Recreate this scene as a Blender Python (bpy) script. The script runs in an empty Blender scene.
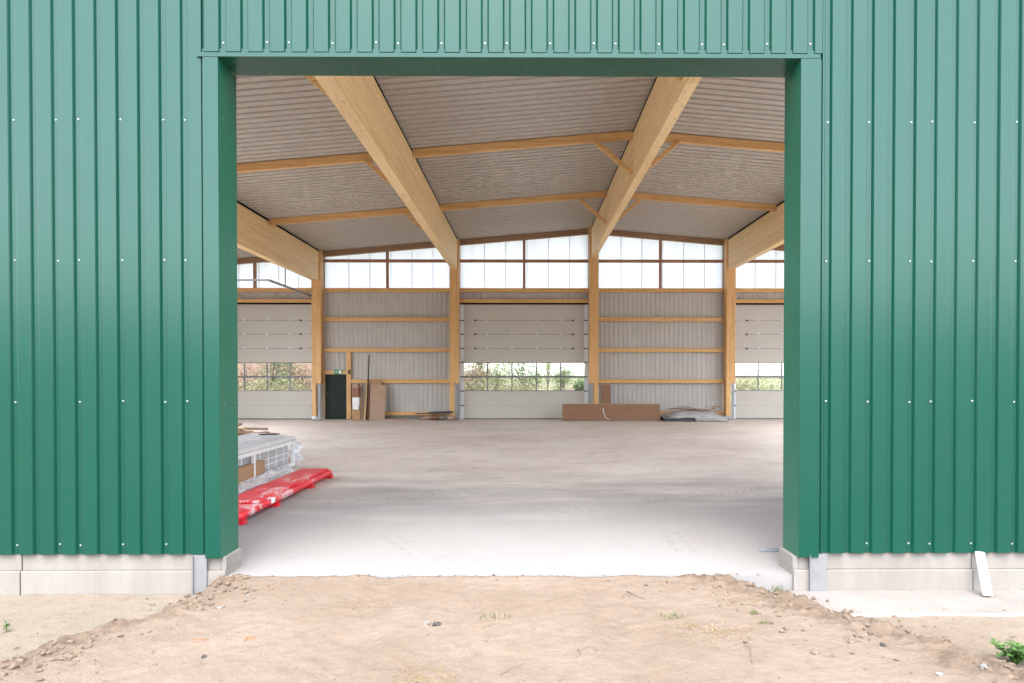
import bpy, bmesh, math, random
from mathutils import Vector, Matrix, noise, Euler

R = math.radians
random.seed(7)
scene = bpy.context.scene
col = scene.collection

# ------------------------------------------------------------------ camera model
H = 1.78            # eye height over the hall floor
F = 683.0           # focal length in pixels
CX, CY = 531.5, 375.7
TH = R(0.38)
PT = R(0.65)         # slight downward tilt
FWD = Vector((math.sin(TH) * math.cos(PT), math.cos(TH) * math.cos(PT), -math.sin(PT)))
RGT = Vector((math.cos(TH), -math.sin(TH), 0))
UPV = RGT.cross(FWD)
CYP = CY + F * math.tan(PT)


def P(px, py, Y=None, z=None):
    d = FWD + RGT * ((px - CX) / F) + UPV * ((CYP - py) / F)
    t = (Y / d.y) if Y is not None else ((z - H) / d.z)
    return Vector((0, 0, H)) + d * t


cam_d = bpy.data.cameras.new('camera')
cam = bpy.data.objects.new('camera', cam_d)
col.objects.link(cam)
cam.location = (0, 0, H)
cam.rotation_euler = (R(90) - PT, 0, -TH)
cam_d.sensor_width = 36
cam_d.lens = F / 1024 * 36
cam_d.shift_x = -(CX - 512) / 1024
cam_d.shift_y = (CYP - 341.5) / 1024
cam_d.clip_end = 3000
scene.camera = cam

# ------------------------------------------------------------------ materials


def mat(name):
    m = bpy.data.materials.new(name)
    m.use_nodes = True
    nt = m.node_tree
    b = nt.nodes.get('Principled BSDF')
    return m, nt, b


def N(nt, typ, **kw):
    n = nt.nodes.new(typ)
    for k, v in kw.items():
        if k in n.inputs:
            n.inputs[k].default_value = v
        else:
            setattr(n, k, v)
    return n


def coords(nt, scale=(1, 1, 1)):
    tc = N(nt, 'ShaderNodeTexCoord')
    mp = N(nt, 'ShaderNodeMapping')
    mp.inputs['Scale'].default_value = scale
    nt.links.new(tc.outputs['Object'], mp.inputs['Vector'])
    return mp.outputs['Vector']


def ramp(nt, fac, stops):
    r = N(nt, 'ShaderNodeValToRGB')
    els = r.color_ramp.elements
    els[0].position, els[0].color = stops[0][0], (*stops[0][1], 1)
    els[1].position, els[1].color = stops[-1][0], (*stops[-1][1], 1)
    for p, c in stops[1:-1]:
        e = els.new(p)
        e.color = (*c, 1)
    nt.links.new(fac, r.inputs['Fac'])
    return r.outputs['Color']


def mixc(nt, fac, a, b, blend='MIX'):
    m = N(nt, 'ShaderNodeMix', data_type='RGBA', blend_type=blend)
    if isinstance(fac, (int, float)):
        m.inputs[0].default_value = fac
    else:
        nt.links.new(fac, m.inputs[0])
    for s, v in ((6, a), (7, b)):
        if isinstance(v, (tuple, list)):
            m.inputs[s].default_value = (*v, 1)
        else:
            nt.links.new(v, m.inputs[s])
    return m.outputs[2]


def nz(nt, vec, scale, detail=4, rough=.55):
    n = N(nt, 'ShaderNodeTexNoise')
    n.inputs['Scale'].default_value = scale
    n.inputs['Detail'].default_value = detail
    n.inputs['Roughness'].default_value = rough
    nt.links.new(vec, n.inputs['Vector'])
    return n.outputs['Fac']


def bump(nt, b, h, strength=.3, dist=.01):
    n = N(nt, 'ShaderNodeBump')
    n.inputs['Strength'].default_value = strength
    n.inputs['Distance'].default_value = dist
    nt.links.new(h, n.inputs['Height'])
    nt.links.new(n.outputs['Normal'], b.inputs['Normal'])


def simple(name, c1, c2=None, rough=.6, metal=0, scale=6, stretch=(1, 1, 1), bmp=0, spec=.5, detail=4, bd=.01):
    m, nt, b = mat(name)
    b.inputs['Roughness'].default_value = rough
    b.inputs['Metallic'].default_value = metal
    b.inputs['Specular IOR Level'].default_value = spec
    c2 = c2 or tuple(x * .8 for x in c1)
    v = coords(nt, stretch)
    f = nz(nt, v, scale, detail)
    c = ramp(nt, f, [(.3, c2), (.7, c1)])
    nt.links.new(c, b.inputs['Base Color'])
    if bmp:
        bump(nt, b, f, bmp, bd)
    return m


def green_paint(name, c, rough=.24, spec=.36):
    m, nt, b = mat(name)
    v = coords(nt)
    f = nz(nt, coords(nt, (2, 2, .3)), 1.2, 2)
    base = mixc(nt, f, tuple(x * .93 for x in c), tuple(x * 1.07 for x in c))
    nt.links.new(base, b.inputs['Base Color'])
    b.inputs['Roughness'].default_value = rough
    b.inputs['Specular IOR Level'].default_value = spec
    c2 = c2 or tuple(x * .8 for x in c1)
    v = coords(nt, stretch)
    f = nz(nt, v, scale, detail)
    c = ramp(nt, f, [(.3, c2), (.7, c1)])
    nt.links.new(c, b.inputs['Base Color'])
    if bmp:
        bump(nt, b, f, bmp, bd)
    return m


def green_paint(name, c, rough=.24, spec=.36):
    m, nt, b = mat(name)
    v = coords(nt)
    f = nz(nt, coords(nt, (2, 2, .3)), 1.2, 2)
    base = mixc(nt, f, tuple(x * .93 for x in c), tuple(x * 1.07 for x in c))
    nt.links.new(base, b.inputs['Base Color'])
    rr = N(nt, 'ShaderNodeMapRange')
    rr.inputs['To Min'].default_value = rough - .04
    rr.inputs['To Max'].default_value = rough + .05
    nt.links.new(nz(nt, v, .8, 2), rr.inputs['Value'])
    nt.links.new(rr.outputs[0], b.inputs['Roughness'])
    b.inputs['Specular IOR Level'].default_value = spec
    return m


M = {}
M['green'] = green_paint('green coated steel', (.0032, .0480, .0305))
M['green_trim_lit'] = green_paint('lightened green coated trim', (.0060, .0850, .0500), .34, .34)  # same coating painted lighter to brighten the shaded reveals and soffit
M['green_door'] = simple('dark green door paint', (.004, .014, .010), rough=.5, spec=.25)
M['zinc'] = simple('zinc screw head', (.42, .43, .44), (.34, .35, .36), rough=.5, metal=.3)
M['galv'] = simple('galvanised steel', (.30, .31, .33), (.22, .23, .25), rough=.5, metal=.4, scale=14)
M['strip'] = simple('film covered steel', (.170, .166, .164), (.145, .142, .142), rough=.6, metal=0, scale=8)
M['black'] = simple('black rubber and gap shade', (.006, .005, .005), rough=.9, spec=.1)
M['dark_metal'] = simple('dark metal', (.06, .06, .065), rough=.5, metal=.4)


def glulam(name, c1, c2, c3, ax):
    """laminated timber: lamellas stacked in z, boards and knots along the beam axis"""
    m, nt, b = mat(name)
    v = coords(nt)
    sx = N(nt, 'ShaderNodeSeparateXYZ')
    nt.links.new(v, sx.inputs[0])
    lam = N(nt, 'ShaderNodeMath', operation='MULTIPLY')
    lam.inputs[1].default_value = 1 / .045
    nt.links.new(sx.outputs['X' if ax == 'Z' else 'Z'], lam.inputs[0])
    fl = N(nt, 'ShaderNodeMath', operation='FLOOR')
    nt.links.new(lam.outputs[0], fl.inputs[0])
    wn1 = N(nt, 'ShaderNodeTexWhiteNoise', noise_dimensions='1D')
    nt.links.new(fl.outputs[0], wn1.inputs['W'])
    ad = N(nt, 'ShaderNodeMath', operation='MULTIPLY_ADD')
    ad.inputs[1].default_value = .55
    nt.links.new(sx.outputs[ax], ad.inputs[0])
    mu = N(nt, 'ShaderNodeMath', operation='MULTIPLY')
    mu.inputs[1].default_value = 7.0
    nt.links.new(wn1.outputs['Value'], mu.inputs[0])
    nt.links.new(mu.outputs[0], ad.inputs[2])
    fl2 = N(nt, 'ShaderNodeMath', operation='FLOOR')
    nt.links.new(ad.outputs[0], fl2.inputs[0])
    cb = N(nt, 'ShaderNodeCombineXYZ')
    nt.links.new(fl.outputs[0], cb.inputs[0])
    nt.links.new(fl2.outputs[0], cb.inputs[1])
    wn = N(nt, 'ShaderNodeTexWhiteNoise', noise_dimensions='3D')
    nt.links.new(cb.outputs[0], wn.inputs['Vector'])
    st = {'X': (.8, 14, 22), 'Y': (14, .8, 22), 'Z': (16, 16, .9)}[ax]
    grain = nz(nt, coords(nt, st), 2.2, 6, .65)
    c = ramp(nt, wn.outputs['Value'], [(0, c2), (.5, c1), (1, tuple((p + q) / 2 for p, q in zip(c1, c3)))])
    c = mixc(nt, .45, c, ramp(nt, grain, [(.3, c2), (.7, c3)]))
    kst = {'X': (3, 8, 14), 'Y': (8, 3, 14), 'Z': (10, 10, 3)}[ax]
    vo = N(nt, 'ShaderNodeTexVoronoi')
    vo.inputs['Scale'].default_value = 1.0
    nt.links.new(coords(nt, kst), vo.inputs['Vector'])
    kn = N(nt, 'ShaderNodeMapRange')
    kn.inputs['From Min'].default_value = .07
    kn.inputs['From Max'].default_value = .16
    kn.inputs['To Min'].default_value = .6
    kn.inputs['To Max'].default_value = 0
    nt.links.new(vo.outputs['Distance'], kn.inputs['Value'])
    c = mixc(nt, kn.outputs[0], c, (.22, .10, .035))
    nt.links.new(c, b.inputs['Base Color'])
    b.inputs['Roughness'].default_value = .55
    bump(nt, b, grain, .12, .004)
    return m


M['glulam_y'] = glulam('glulam along depth', (0.8378, 0.6224, 0.3192), (0.6899, 0.4788, 0.2234), (0.9856, 0.7661, 0.4469), 'Y')
M['wood_x'] = glulam('spruce along width', (0.6490, 0.3802, 0.1463), (0.5074, 0.2732, 0.0936), (0.7552, 0.4752, 0.2106), 'X')
M['wood_z'] = glulam('spruce upright', (0.6490, 0.3802, 0.1463), (0.5074, 0.2732, 0.0936), (0.7552, 0.4752, 0.2106), 'Z')
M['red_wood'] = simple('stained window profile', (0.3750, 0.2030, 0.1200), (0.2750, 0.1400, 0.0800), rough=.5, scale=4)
M['rafter'] = simple('shade-darkened rafter timber', (.33, .20, .11), (.26, .15, .08), rough=.6, scale=3, stretch=(.3, 3, 6))  # timber coloured darker to stand for shade below the roof edge
M['fleece'] = simple('grey fleece coated steel', (0.4672, 0.4300, 0.3837), (0.4088, 0.3698, 0.3242), rough=.85, scale=5, bmp=.05)
M['rear_sheet'] = simple('pale grey coated sheet', (.49, .475, .455), (.45, .435, .415), rough=.5, scale=2)
M['door_panel'] = simple('white grey door panel', (.52, .50, .455), (.50, .48, .435), rough=.45, scale=1.5)
M['door_groove'] = simple('door joint', (.30, .28, .26), rough=.6)
M['alu'] = simple('aluminium profile', (.78, .79, .80), (.66, .67, .69), rough=.35, metal=.25, scale=10)
M['rail'] = simple('galvanised guide rail', (.72, .74, .78), (.62, .65, .69), rough=.4, metal=.35, scale=10)
M['board_white'] = simple('white coated board', (0.5609, 0.5609, 0.5609), (0.4986, 0.4986, 0.4986), rough=.5)
M['unit_grey'] = simple('grey glass units', (.40, .41, .43), (.34, .35, .37), rough=.3)
M['frame_grey'] = simple('grey window bars', (.17, .175, .185), (.14, .145, .155), rough=.45, metal=.1)
M['white_pl'] = simple('white plastic', (.80, .80, .80), (.74, .74, .74), rough=.4)
M['cardboard'] = simple('brown cardboard', (.42, .25, .135), (.36, .21, .11), rough=.8, scale=5)
M['brown_board'] = simple('brown faced board', (.235, .115, .055), (.20, .095, .045), rough=.5, scale=3, stretch=(.3, 1, 3))
M['pale_board'] = simple('pale fibre board', (.40, .27, .19), (.34, .225, .155), rough=.75, scale=4)
M['timber'] = simple('raw timber', (.55, .38, .20), (.42, .27, .13), rough=.7, scale=5, stretch=(1, 1, 1))
M['red_tin'] = simple('reddish brown carton', (.26, .12, .075), rough=.7)
M['exit'] = simple('exit sign green', (.01, .30, .11), rough=.4)
M['stone_w'] = simple('pale stone', (0.2141, 0.1962, 0.1784), (0.1427, 0.1293, 0.1160), rough=.9, scale=30, bmp=.4)
M['stone_d'] = simple('dark stone', (.06, .05, .045), rough=.9, scale=30)
M['brick'] = simple('broken red brick', (0.2718, 0.1203, 0.0640), (0.2091, 0.0849, 0.0480), rough=.9, scale=30, bmp=.4)
M['grey_pebble'] = simple('grey pebble', (.25, .26, .28), rough=.9, scale=30)


def concrete(name, c1, c2, c3, s=1.0, stretch=(1, 1, 1), bst=.25):
    m, nt, b = mat(name)
    v = coords(nt, stretch)
    a = nz(nt, v, .9 * s, 6, .6)
    g = nz(nt, v, 9 * s, 6, .65)
    h = nz(nt, v, 60 * s, 3, .7)
    c = ramp(nt, a, [(.32, c2), (.52, c1), (.72, c3)])
    c = mixc(nt, ramp_f(nt, g, .45, .75, .35), c, c2)
    c = mixc(nt, ramp_f(nt, h, .55, .75, .25), c, tuple(x * .8 for x in c2))
    nt.links.new(c, b.inputs['Base Color'])
    b.inputs['Roughness'].default_value = .85
    ah = N(nt, 'ShaderNodeMath', operation='ADD')
    nt.links.new(g, ah.inputs[0])
    nt.links.new(h, ah.inputs[1])
    bump(nt, b, ah.outputs[0], bst, .008)
    return m


def ramp_f(nt, fac, lo, hi, mx):
    r = N(nt, 'ShaderNodeMapRange')
    r.inputs['From Min'].default_value = lo
    r.inputs['From Max'].default_value = hi
    r.inputs['To Max'].default_value = mx
    nt.links.new(fac, r.inputs['Value'])
    return r.outputs[0]


M['plinth'] = concrete('cast concrete plinth', (0.2102, 0.1900, 0.1655), (0.1705, 0.1507, 0.1275), (0.2443, 0.2237, 0.1984), 1.6, (1.6, 1, .3), .4)
M['apron'] = concrete('lean concrete', (0.2031, 0.1820, 0.1610), (0.1598, 0.1380, 0.1189), (0.2369, 0.2156, 0.1932), 1.5, (1, 1, 1), .5)


def floor_mat():
    m, nt, b = mat('dusty concrete floor')
    tc = N(nt, 'ShaderNodeTexCoord')
    v = coords(nt)
    big = nz(nt, coords(nt, (.6, .8, 1)), .55, 7, .66)
    mid = nz(nt, coords(nt, (1, 1, 1)), 2.3, 6, .65)
    fin = nz(nt, v, 34, 4, .7)
    c = ramp(nt, big, [(.34, (.60, .525, .445)), (.50, (.68, .605, .53)), (.66, (.74, .68, .61))])
    c = mixc(nt, ramp_f(nt, mid, .50, .72, .50), c, mixc(nt, .45, c, (.26, .21, .17)))
    # slab painted darker behind the doorway to offset the daylight falling in
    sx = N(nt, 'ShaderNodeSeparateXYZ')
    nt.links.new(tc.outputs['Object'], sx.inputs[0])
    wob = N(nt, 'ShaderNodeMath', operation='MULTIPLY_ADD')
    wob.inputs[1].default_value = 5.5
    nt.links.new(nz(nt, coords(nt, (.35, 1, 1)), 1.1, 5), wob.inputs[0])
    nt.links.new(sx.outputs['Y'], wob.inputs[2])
    dust = N(nt, 'ShaderNodeMapRange')  # mask of the painted darkening, strongest at the doorway
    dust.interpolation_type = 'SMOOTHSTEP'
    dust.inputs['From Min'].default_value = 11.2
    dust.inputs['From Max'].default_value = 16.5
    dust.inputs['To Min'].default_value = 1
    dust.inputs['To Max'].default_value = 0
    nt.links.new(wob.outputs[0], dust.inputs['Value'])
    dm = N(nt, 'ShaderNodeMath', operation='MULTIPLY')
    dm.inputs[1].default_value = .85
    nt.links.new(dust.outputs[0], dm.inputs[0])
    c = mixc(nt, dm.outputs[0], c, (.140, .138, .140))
    # smeared darker tyre scuffs across the slab
    sc = nz(nt, coords(nt, (1.3, 1.9, 1)), 1.0, 7, .72)
    c = mixc(nt, ramp_f(nt, sc, .53, .66, .50), c, mixc(nt, .5, c, (.20, .18, .165)))
    c = mixc(nt, ramp_f(nt, fin, .55, .8, .22), c, (.24, .215, .19))
    # saw-cut slab joints
    nt.links.new(c, b.inputs['Base Color'])
    b.inputs['Roughness'].default_value = .8
    ah = N(nt, 'ShaderNodeMath', operation='ADD')
    nt.links.new(mid, ah.inputs[0])
    nt.links.new(fin, ah.inputs[1])
    bump(nt, b, ah.outputs[0], .35, .008)
    return m


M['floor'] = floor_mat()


M['floor_dust'] = simple('trodden dust', (.200, .193, .190), (.165, .158, .154), rough=.95, scale=6)


def ground_mat():
    m, nt, b = mat('sandy building site soil')
    v = coords(nt)
    at = N(nt, 'ShaderNodeAttribute', attribute_name='soil')
    sp = N(nt, 'ShaderNodeSeparateColor')
    nt.links.new(at.outputs['Color'], sp.inputs[0])
    a = nz(nt, v, .8, 6, .6)
    g = nz(nt, v, 7, 6, .7)
    h = nz(nt, v, 55, 5, .75)
    sand = ramp(nt, a, [(.3, (0.1872, 0.1406, 0.1010)), (.5, (0.2160, 0.1658, 0.1232)), (.7, (0.2476, 0.1951, 0.1502))])
    soil = ramp(nt, g, [(.3, (0.1130, 0.0805, 0.0559)), (.7, (0.1918, 0.1419, 0.1016))])
    pale = ramp(nt, a, [(.3, (0.1974, 0.1605, 0.1185)), (.7, (0.2337, 0.1948, 0.1505))])
    c = mixc(nt, sp.outputs[0], sand, soil)
    c = mixc(nt, sp.outputs[1], c, pale)
    grass = ramp(nt, g, [(.3, (.10, .115, .035)), (.7, (.20, .20, .075))])
    c = mixc(nt, sp.outputs[2], c, grass)
    c = mixc(nt, ramp_f(nt, g, .48, .72, .45), c, (0.1246, 0.0891, 0.0640))
    c = mixc(nt, ramp_f(nt, h, .55, .8, .38), c, (0.1059, 0.0751, 0.0533))
    c = mixc(nt, ramp_f(nt, nz(nt, v, 90, 2, .5), .66, .76, .5), c, (0.2991, 0.2462, 0.2025))
    nt.links.new(c, b.inputs['Base Color'])
    b.inputs['Roughness'].default_value = .95
    b.inputs['Specular IOR Level'].default_value = .2
    ah = N(nt, 'ShaderNodeMath', operation='MULTIPLY_ADD')
    ah.inputs[1].default_value = .45
    nt.links.new(h, ah.inputs[0])
    nt.links.new(g, ah.inputs[2])
    bump(nt, b, ah.outputs[0], .9, .03)
    return m


M['ground'] = ground_mat()
M['clod'] = simple('dry soil clods', (0.1784, 0.1342, 0.0971), (0.1057, 0.0760, 0.0531), rough=.95, scale=25, bmp=.5, spec=.2)
M['bank'] = simple('bare earth bank', (.20, .125, .09), (.13, .085, .06), rough=.95, scale=1.2, detail=8, bmp=.6, bd=.2)
M['field'] = simple('dry grass field', (.24, .22, .10), (.15, .16, .06), rough=.95, scale=.4, detail=8)


def leaf(name, c1, c2):
    m, nt, b = mat(name)
    v = coords(nt)
    oi = N(nt, 'ShaderNodeNewGeometry')
    f = nz(nt, v, 1.3, 4)
    ad = N(nt, 'ShaderNodeMath', operation='MULTIPLY_ADD')
    ad.inputs[1].default_value = .6
    nt.links.new(oi.outputs['Random Per Island'], ad.inputs[0])
    nt.links.new(f, ad.inputs[2])
    c = ramp(nt, ad.outputs[0], [(.4, c2), (1.0, c1)])
    nt.links.new(c, b.inputs['Base Color'])
    b.inputs['Roughness'].default_value = .6
    tr = N(nt, 'ShaderNodeBsdfTranslucent')
    nt.links.new(c, tr.inputs['Color'])
    mx = N(nt, 'ShaderNodeMixShader')
    mx.inputs[0].default_value = .35
    out = nt.nodes['Material Output']
    nt.links.new(b.outputs[0], mx.inputs[1])
    nt.links.new(tr.outputs[0], mx.inputs[2])
    nt.links.new(mx.outputs[0], out.inputs['Surface'])
    return m


M['leaf_green'] = leaf('green leaves', (0.1950, 0.2688, 0.1120), (0.0650, 0.1152, 0.0420))
M['leaf_pale'] = leaf('pale green leaves', (0.3900, 0.4352, 0.2380), (0.1950, 0.2432, 0.1120))
M['leaf_yellow'] = leaf('dry yellow leaves', (0.3250, 0.3200, 0.1680), (0.1950, 0.1792, 0.0840))
M['leaf_brown'] = leaf('brown twiggy leaves', (0.3089, 0.2350, 0.1386), (0.1602, 0.1175, 0.0630))
M['leaf_fresh'] = leaf('fresh green weed leaves', (.11, .22, .05), (.055, .12, .025))
M['straw'] = leaf('dry straw', (0.3690, 0.2829, 0.1476), (0.2460, 0.1784, 0.0861))
M['tuft'] = leaf('pale grass blades', (0.1722, 0.1837, 0.0689), (0.1148, 0.1263, 0.0517))
M['bark'] = simple('bark', (.16, .12, .09), (.09, .07, .05), rough=.9, scale=8, bmp=.5)
M['bark_pale'] = simple('pale bark', (.55, .48, .40), (.35, .29, .23), rough=.9, scale=6)


def trans_panel(name, c, t, clear):
    m, nt, b = mat(name)
    out = nt.nodes['Material Output']
    tr = N(nt, 'ShaderNodeBsdfTranslucent')
    f = nz(nt, coords(nt, (2, 2, .4)), 1.0, 2)
    cc = ramp(nt, f, [(.3, tuple(x * .92 for x in c)), (.7, c)])
    nt.links.new(cc, tr.inputs['Color'])
    df = N(nt, 'ShaderNodeBsdfDiffuse')
    df.inputs['Color'].default_value = (.6, .6, .6, 1)
    mx = N(nt, 'ShaderNodeMixShader')
    mx.inputs[0].default_value = t
    nt.links.new(df.outputs[0], mx.inputs[1])
    nt.links.new(tr.outputs[0], mx.inputs[2])
    cl = N(nt, 'ShaderNodeBsdfTransparent')
    cl.inputs['Color'].default_value = (.85, .85, .87, 1)
    m2 = N(nt, 'ShaderNodeMixShader')
    m2.inputs[0].default_value = clear
    nt.links.new(mx.outputs[0], m2.inputs[1])
    nt.links.new(cl.outputs[0], m2.inputs[2])
    nt.links.new(m2.outputs[0], out.inputs['Surface'])
    return m


M['polycarb'] = trans_panel('opal polycarbonate', (.78, .775, .77), .95, .06)
M['added_roof_light'] = trans_panel('added clear roof sheet', (.90, .90, .92), .92, .75)  # for unseen roof sheets added to brighten the interior
M['poly_seam'] = trans_panel('polycarbonate joint', (.68, .68, .69), .95, .03)


def glass(name, tint, gloss=.06):
    m, nt, b = mat(name)
    out = nt.nodes['Material Output']
    t = N(nt, 'ShaderNodeBsdfTransparent')
    t.inputs['Color'].default_value = (*tint, 1)
    g = N(nt, 'ShaderNodeBsdfGlossy')
    g.inputs['Roughness'].default_value = .08
    mx = N(nt, 'ShaderNodeMixShader')
    mx.inputs[0].default_value = gloss
    nt.links.new(t.outputs[0], mx.inputs[1])
    nt.links.new(g.outputs[0], mx.inputs[2])
    nt.links.new(mx.outputs[0], out.inputs['Surface'])
    return m


M['glass'] = glass('window glass', (.88, .88, .88))


def film_mat():
    m, nt, b = mat('cloudy plastic film')
    out = nt.nodes['Material Output']
    b.inputs['Base Color'].default_value = (.82, .82, .85, 1)
    b.inputs['Roughness'].default_value = .25
    t = N(nt, 'ShaderNodeBsdfTransparent')
    mx = N(nt, 'ShaderNodeMixShader')
    f = nz(nt, coords(nt, (1, 1, 3)), 4, 5, .65)
    nt.links.new(ramp_f(nt, f, .25, .55, .95), mx.inputs[0])
    nt.links.new(t.outputs[0], mx.inputs[1])
    nt.links.new(b.outputs[0], mx.inputs[2])
    nt.links.new(mx.outputs[0], out.inputs['Surface'])
    bump(nt, b, f, .6, .03)
    return m


M['film'] = film_mat()
M['tarp'] = simple('grey plastic sheet', (.40, .385, .38), (.25, .24, .24), rough=.4, scale=3, stretch=(1, 1, 3), bmp=.7, bd=.05)


def red_film():
    m, nt, b = mat('printed red wrapping film')
    v = coords(nt)
    f = nz(nt, v, 5, 5, .6)
    c = ramp(nt, f, [(.3, (.60, .016, .030)), (.7, (.78, .032, .050))])
    # worn white print running in short lines across the film
    p = nz(nt, coords(nt, (6, 2.2, 2)), 1.8, 4, .7)
    q = nz(nt, v, 1.4, 2, .5)
    ml = N(nt, 'ShaderNodeMath', operation='MULTIPLY')
    nt.links.new(ramp_f(nt, p, .50, .58, .85), ml.inputs[0])
    nt.links.new(ramp_f(nt, q, .50, .58, .9), ml.inputs[1])
    c = mixc(nt, ml.outputs[0], c, (.75, .62, .62))
    nt.links.new(c, b.inputs['Base Color'])
    b.inputs['Roughness'].default_value = .42
    bump(nt, b, nz(nt, coords(nt, (2, 5, 2)), 3, 3), .3, .012)
    return m


M['red'] = red_film()
M['red_plain'] = simple('red plastic foot', (.60, .015, .03), (.50, .01, .02), rough=.4)

# ------------------------------------------------------------------ mesh builder


class MB:
    def __init__(self):
        self.v, self.f, self.m = [], [], []

    def add(self, vs, fs, mi=0):
        o = len(self.v)
        self.v += [tuple(x) for x in vs]
        self.f += [tuple(i + o for i in f) for f in fs]
        self.m += [mi] * len(fs)

    def box(self, x0, x1, y0, y1, z0, z1, mi=0, mtx=None):
        vs = [Vector(p) for p in ((x0, y0, z0), (x1, y0, z0), (x1, y1, z0), (x0, y1, z0),
                                  (x0, y0, z1), (x1, y0, z1), (x1, y1, z1), (x0, y1, z1))]
        if mtx:
            vs = [mtx @ p for p in vs]
        self.add(vs, [(3, 2, 1, 0), (4, 5, 6, 7), (0, 1, 5, 4), (1, 2, 6, 5), (2, 3, 7, 6), (3, 0, 4, 7)], mi)

    def prism(self, prof, axis, a, b, mi=0):
        """prof: closed CCW polygon in the two other axes, extruded along axis from a to b"""
        n = len(prof)

        def pt(p, t):
            if axis == 'x':
                return (t, p[0], p[1])
            if axis == 'y':
                return (p[0], t, p[1])
            return (p[0], p[1], t)
        vs = [pt(p, a) for p in prof] + [pt(p, b) for p in prof]
        fs = [tuple(range(n))[::-1], tuple(range(n, 2 * n))]
        fs += [(i, (i + 1) % n, n + (i + 1) % n, n + i) for i in range(n)]
        self.add(vs, fs, mi)

    def bar(self, a, b, w, h, mi=0, up=(0, 0, 1)):
        a, b = Vector(a), Vector(b)
        d = (b - a).normalized()
        u = Vector(up)
        s = d.cross(u)
        if s.length < 1e-4:
            s = d.cross(Vector((0, 1, 0)))
        s.normalize()
        t = s.cross(d)
        vs = []
        for p in (a, b):
            for i, j in ((-1, -1), (1, -1), (1, 1), (-1, 1)):
                vs.append(p + s * (i * w / 2) + t * (j * h / 2))
        self.add(vs, [(0, 1, 2, 3), (7, 6, 5, 4), (0, 4, 5, 1), (1, 5, 6, 2), (2, 6, 7, 3), (3, 7, 4, 0)], mi)

    def tube(self, pts, r, n=8, mi=0, r2=None):
        pts = [Vector(p) for p in pts]
        r2 = r if r2 is None else r2
        rings = []
        for i, p in enumerate(pts):
            d = (pts[min(i + 1, len(pts) - 1)] - pts[max(i - 1, 0)]).normalized()
            s = d.cross(Vector((0, 0, 1)))
            if s.length < 1e-3:
                s = Vector((1, 0, 0))
            s.normalize()
            t = s.cross(d)
            rr = r + (r2 - r) * i / max(1, len(pts) - 1)
            rings.append([p + (s * math.cos(2 * math.pi * k / n) + t * math.sin(2 * math.pi * k / n)) * rr for k in range(n)])
        vs = [p for g in rings for p in g]
        fs = []
        for i in range(len(pts) - 1):
            for k in range(n):
                fs.append((i * n + k, i * n + (k + 1) % n, (i + 1) * n + (k + 1) % n, (i + 1) * n + k))
        fs.append(tuple(range(n))[::-1])
        fs.append(tuple(range((len(pts) - 1) * n, len(pts) * n)))
        self.add(vs, fs, mi)

    def rock(self, c, r, seed, flat=.7, mi=0, n=1, rough=.35):
        bm = bmesh.new()
        bmesh.ops.create_icosphere(bm, subdivisions=n, radius=1)
        rr = random.Random(seed)
        off = Vector((rr.random() * 50, rr.random() * 50, rr.random() * 50))
        sc = Vector((r * rr.uniform(.75, 1.35), r * rr.uniform(.75, 1.3), r * flat * rr.uniform(.7, 1.2)))
        rot = Matrix.Rotation(rr.random() * 6.3, 3, 'Z')
        vs = []
        for v in bm.verts:
            k = 1 + rough * noise.noise(v.co * 1.3 + off) * 1.6
            p = rot @ Vector((v.co.x * sc.x * k, v.co.y * sc.y * k, v.co.z * sc.z * k))
            vs.append(Vector(c) + p)
        self.add(vs, [tuple(v.index for v in f.verts) for f in bm.faces], mi)
        bm.free()

    def build(self, name, mats, parent=None, bevel=0, smooth=False, loc=None):
        me = bpy.data.meshes.new(name)
        off = Vector(loc) if loc is not None else Vector((0, 0, 0))
        me.from_pydata([tuple(Vector(p) - off) for p in self.v], [], self.f)
        if not isinstance(mats, (list, tuple)):
            mats = [mats]
        for mm in mats:
            me.materials.append(mm)
        me.polygons.foreach_set('material_index', self.m)
        if smooth:
            me.polygons.foreach_set('use_smooth', [True] * len(self.f))
        me.update()
        bm = bmesh.new()
        bm.from_mesh(me)
        bmesh.ops.recalc_face_normals(bm, faces=bm.faces)
        bm.to_mesh(me)
        bm.free()
        o = bpy.data.objects.new(name, me)
        col.objects.link(o)
        if parent is not None:
            o.parent = parent
        if loc is not None:
            o.location = off
        if bevel:
            b = o.modifiers.new('edge', 'BEVEL')
            b.width = bevel
            b.segments = 2
            b.limit_method = 'ANGLE'
        return o


def tag(o, label=None, cat=None, group=None, kind=None):
    if label:
        o['label'] = label
    if cat:
        o['category'] = cat
    if group:
        o['group'] = group
    if kind:
        o['kind'] = kind
    return o


def empty(name, loc, rz=0, **kw):
    o = bpy.data.objects.new(name, None)
    col.objects.link(o)
    o.location = loc
    o.rotation_euler = (0, 0, rz)
    tag(o, **kw)
    return o


# ------------------------------------------------------------------ hall dimensions
D1 = 6.04                       # outer plane of the front wall (sheet valleys)
REV = .34                       # depth of the doorway reveal
DI = D1 + .30                   # inner face of the front wall
YP0, YP1 = 27.45, 27.83         # rear posts
YG = 27.93                      # rear girts centre
YC = 28.06                      # rear cladding
YE = 28.30
XL, XR = -13.95, 19.25
XO0 = P(221, 300, Y=D1).x       # doorway edges
XO1 = P(798.3, 300, Y=D1).x
ZLINT = P(520, 59.6, Y=D1).z    # lintel underside
ZSH = .207                      # lower edge of the sheets
ZSILL = 5.35                    # sill of the light band
BX = [-13.7, -8.45, -2.92, 2.69, 8.21, 13.7, 19.0]      # portal axes
XRIDGE, ZRIDGE, SLOPE = 2.70, 7.79, .086


def zroof(x):
    return ZRIDGE - SLOPE * abs(x - XRIDGE)


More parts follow.
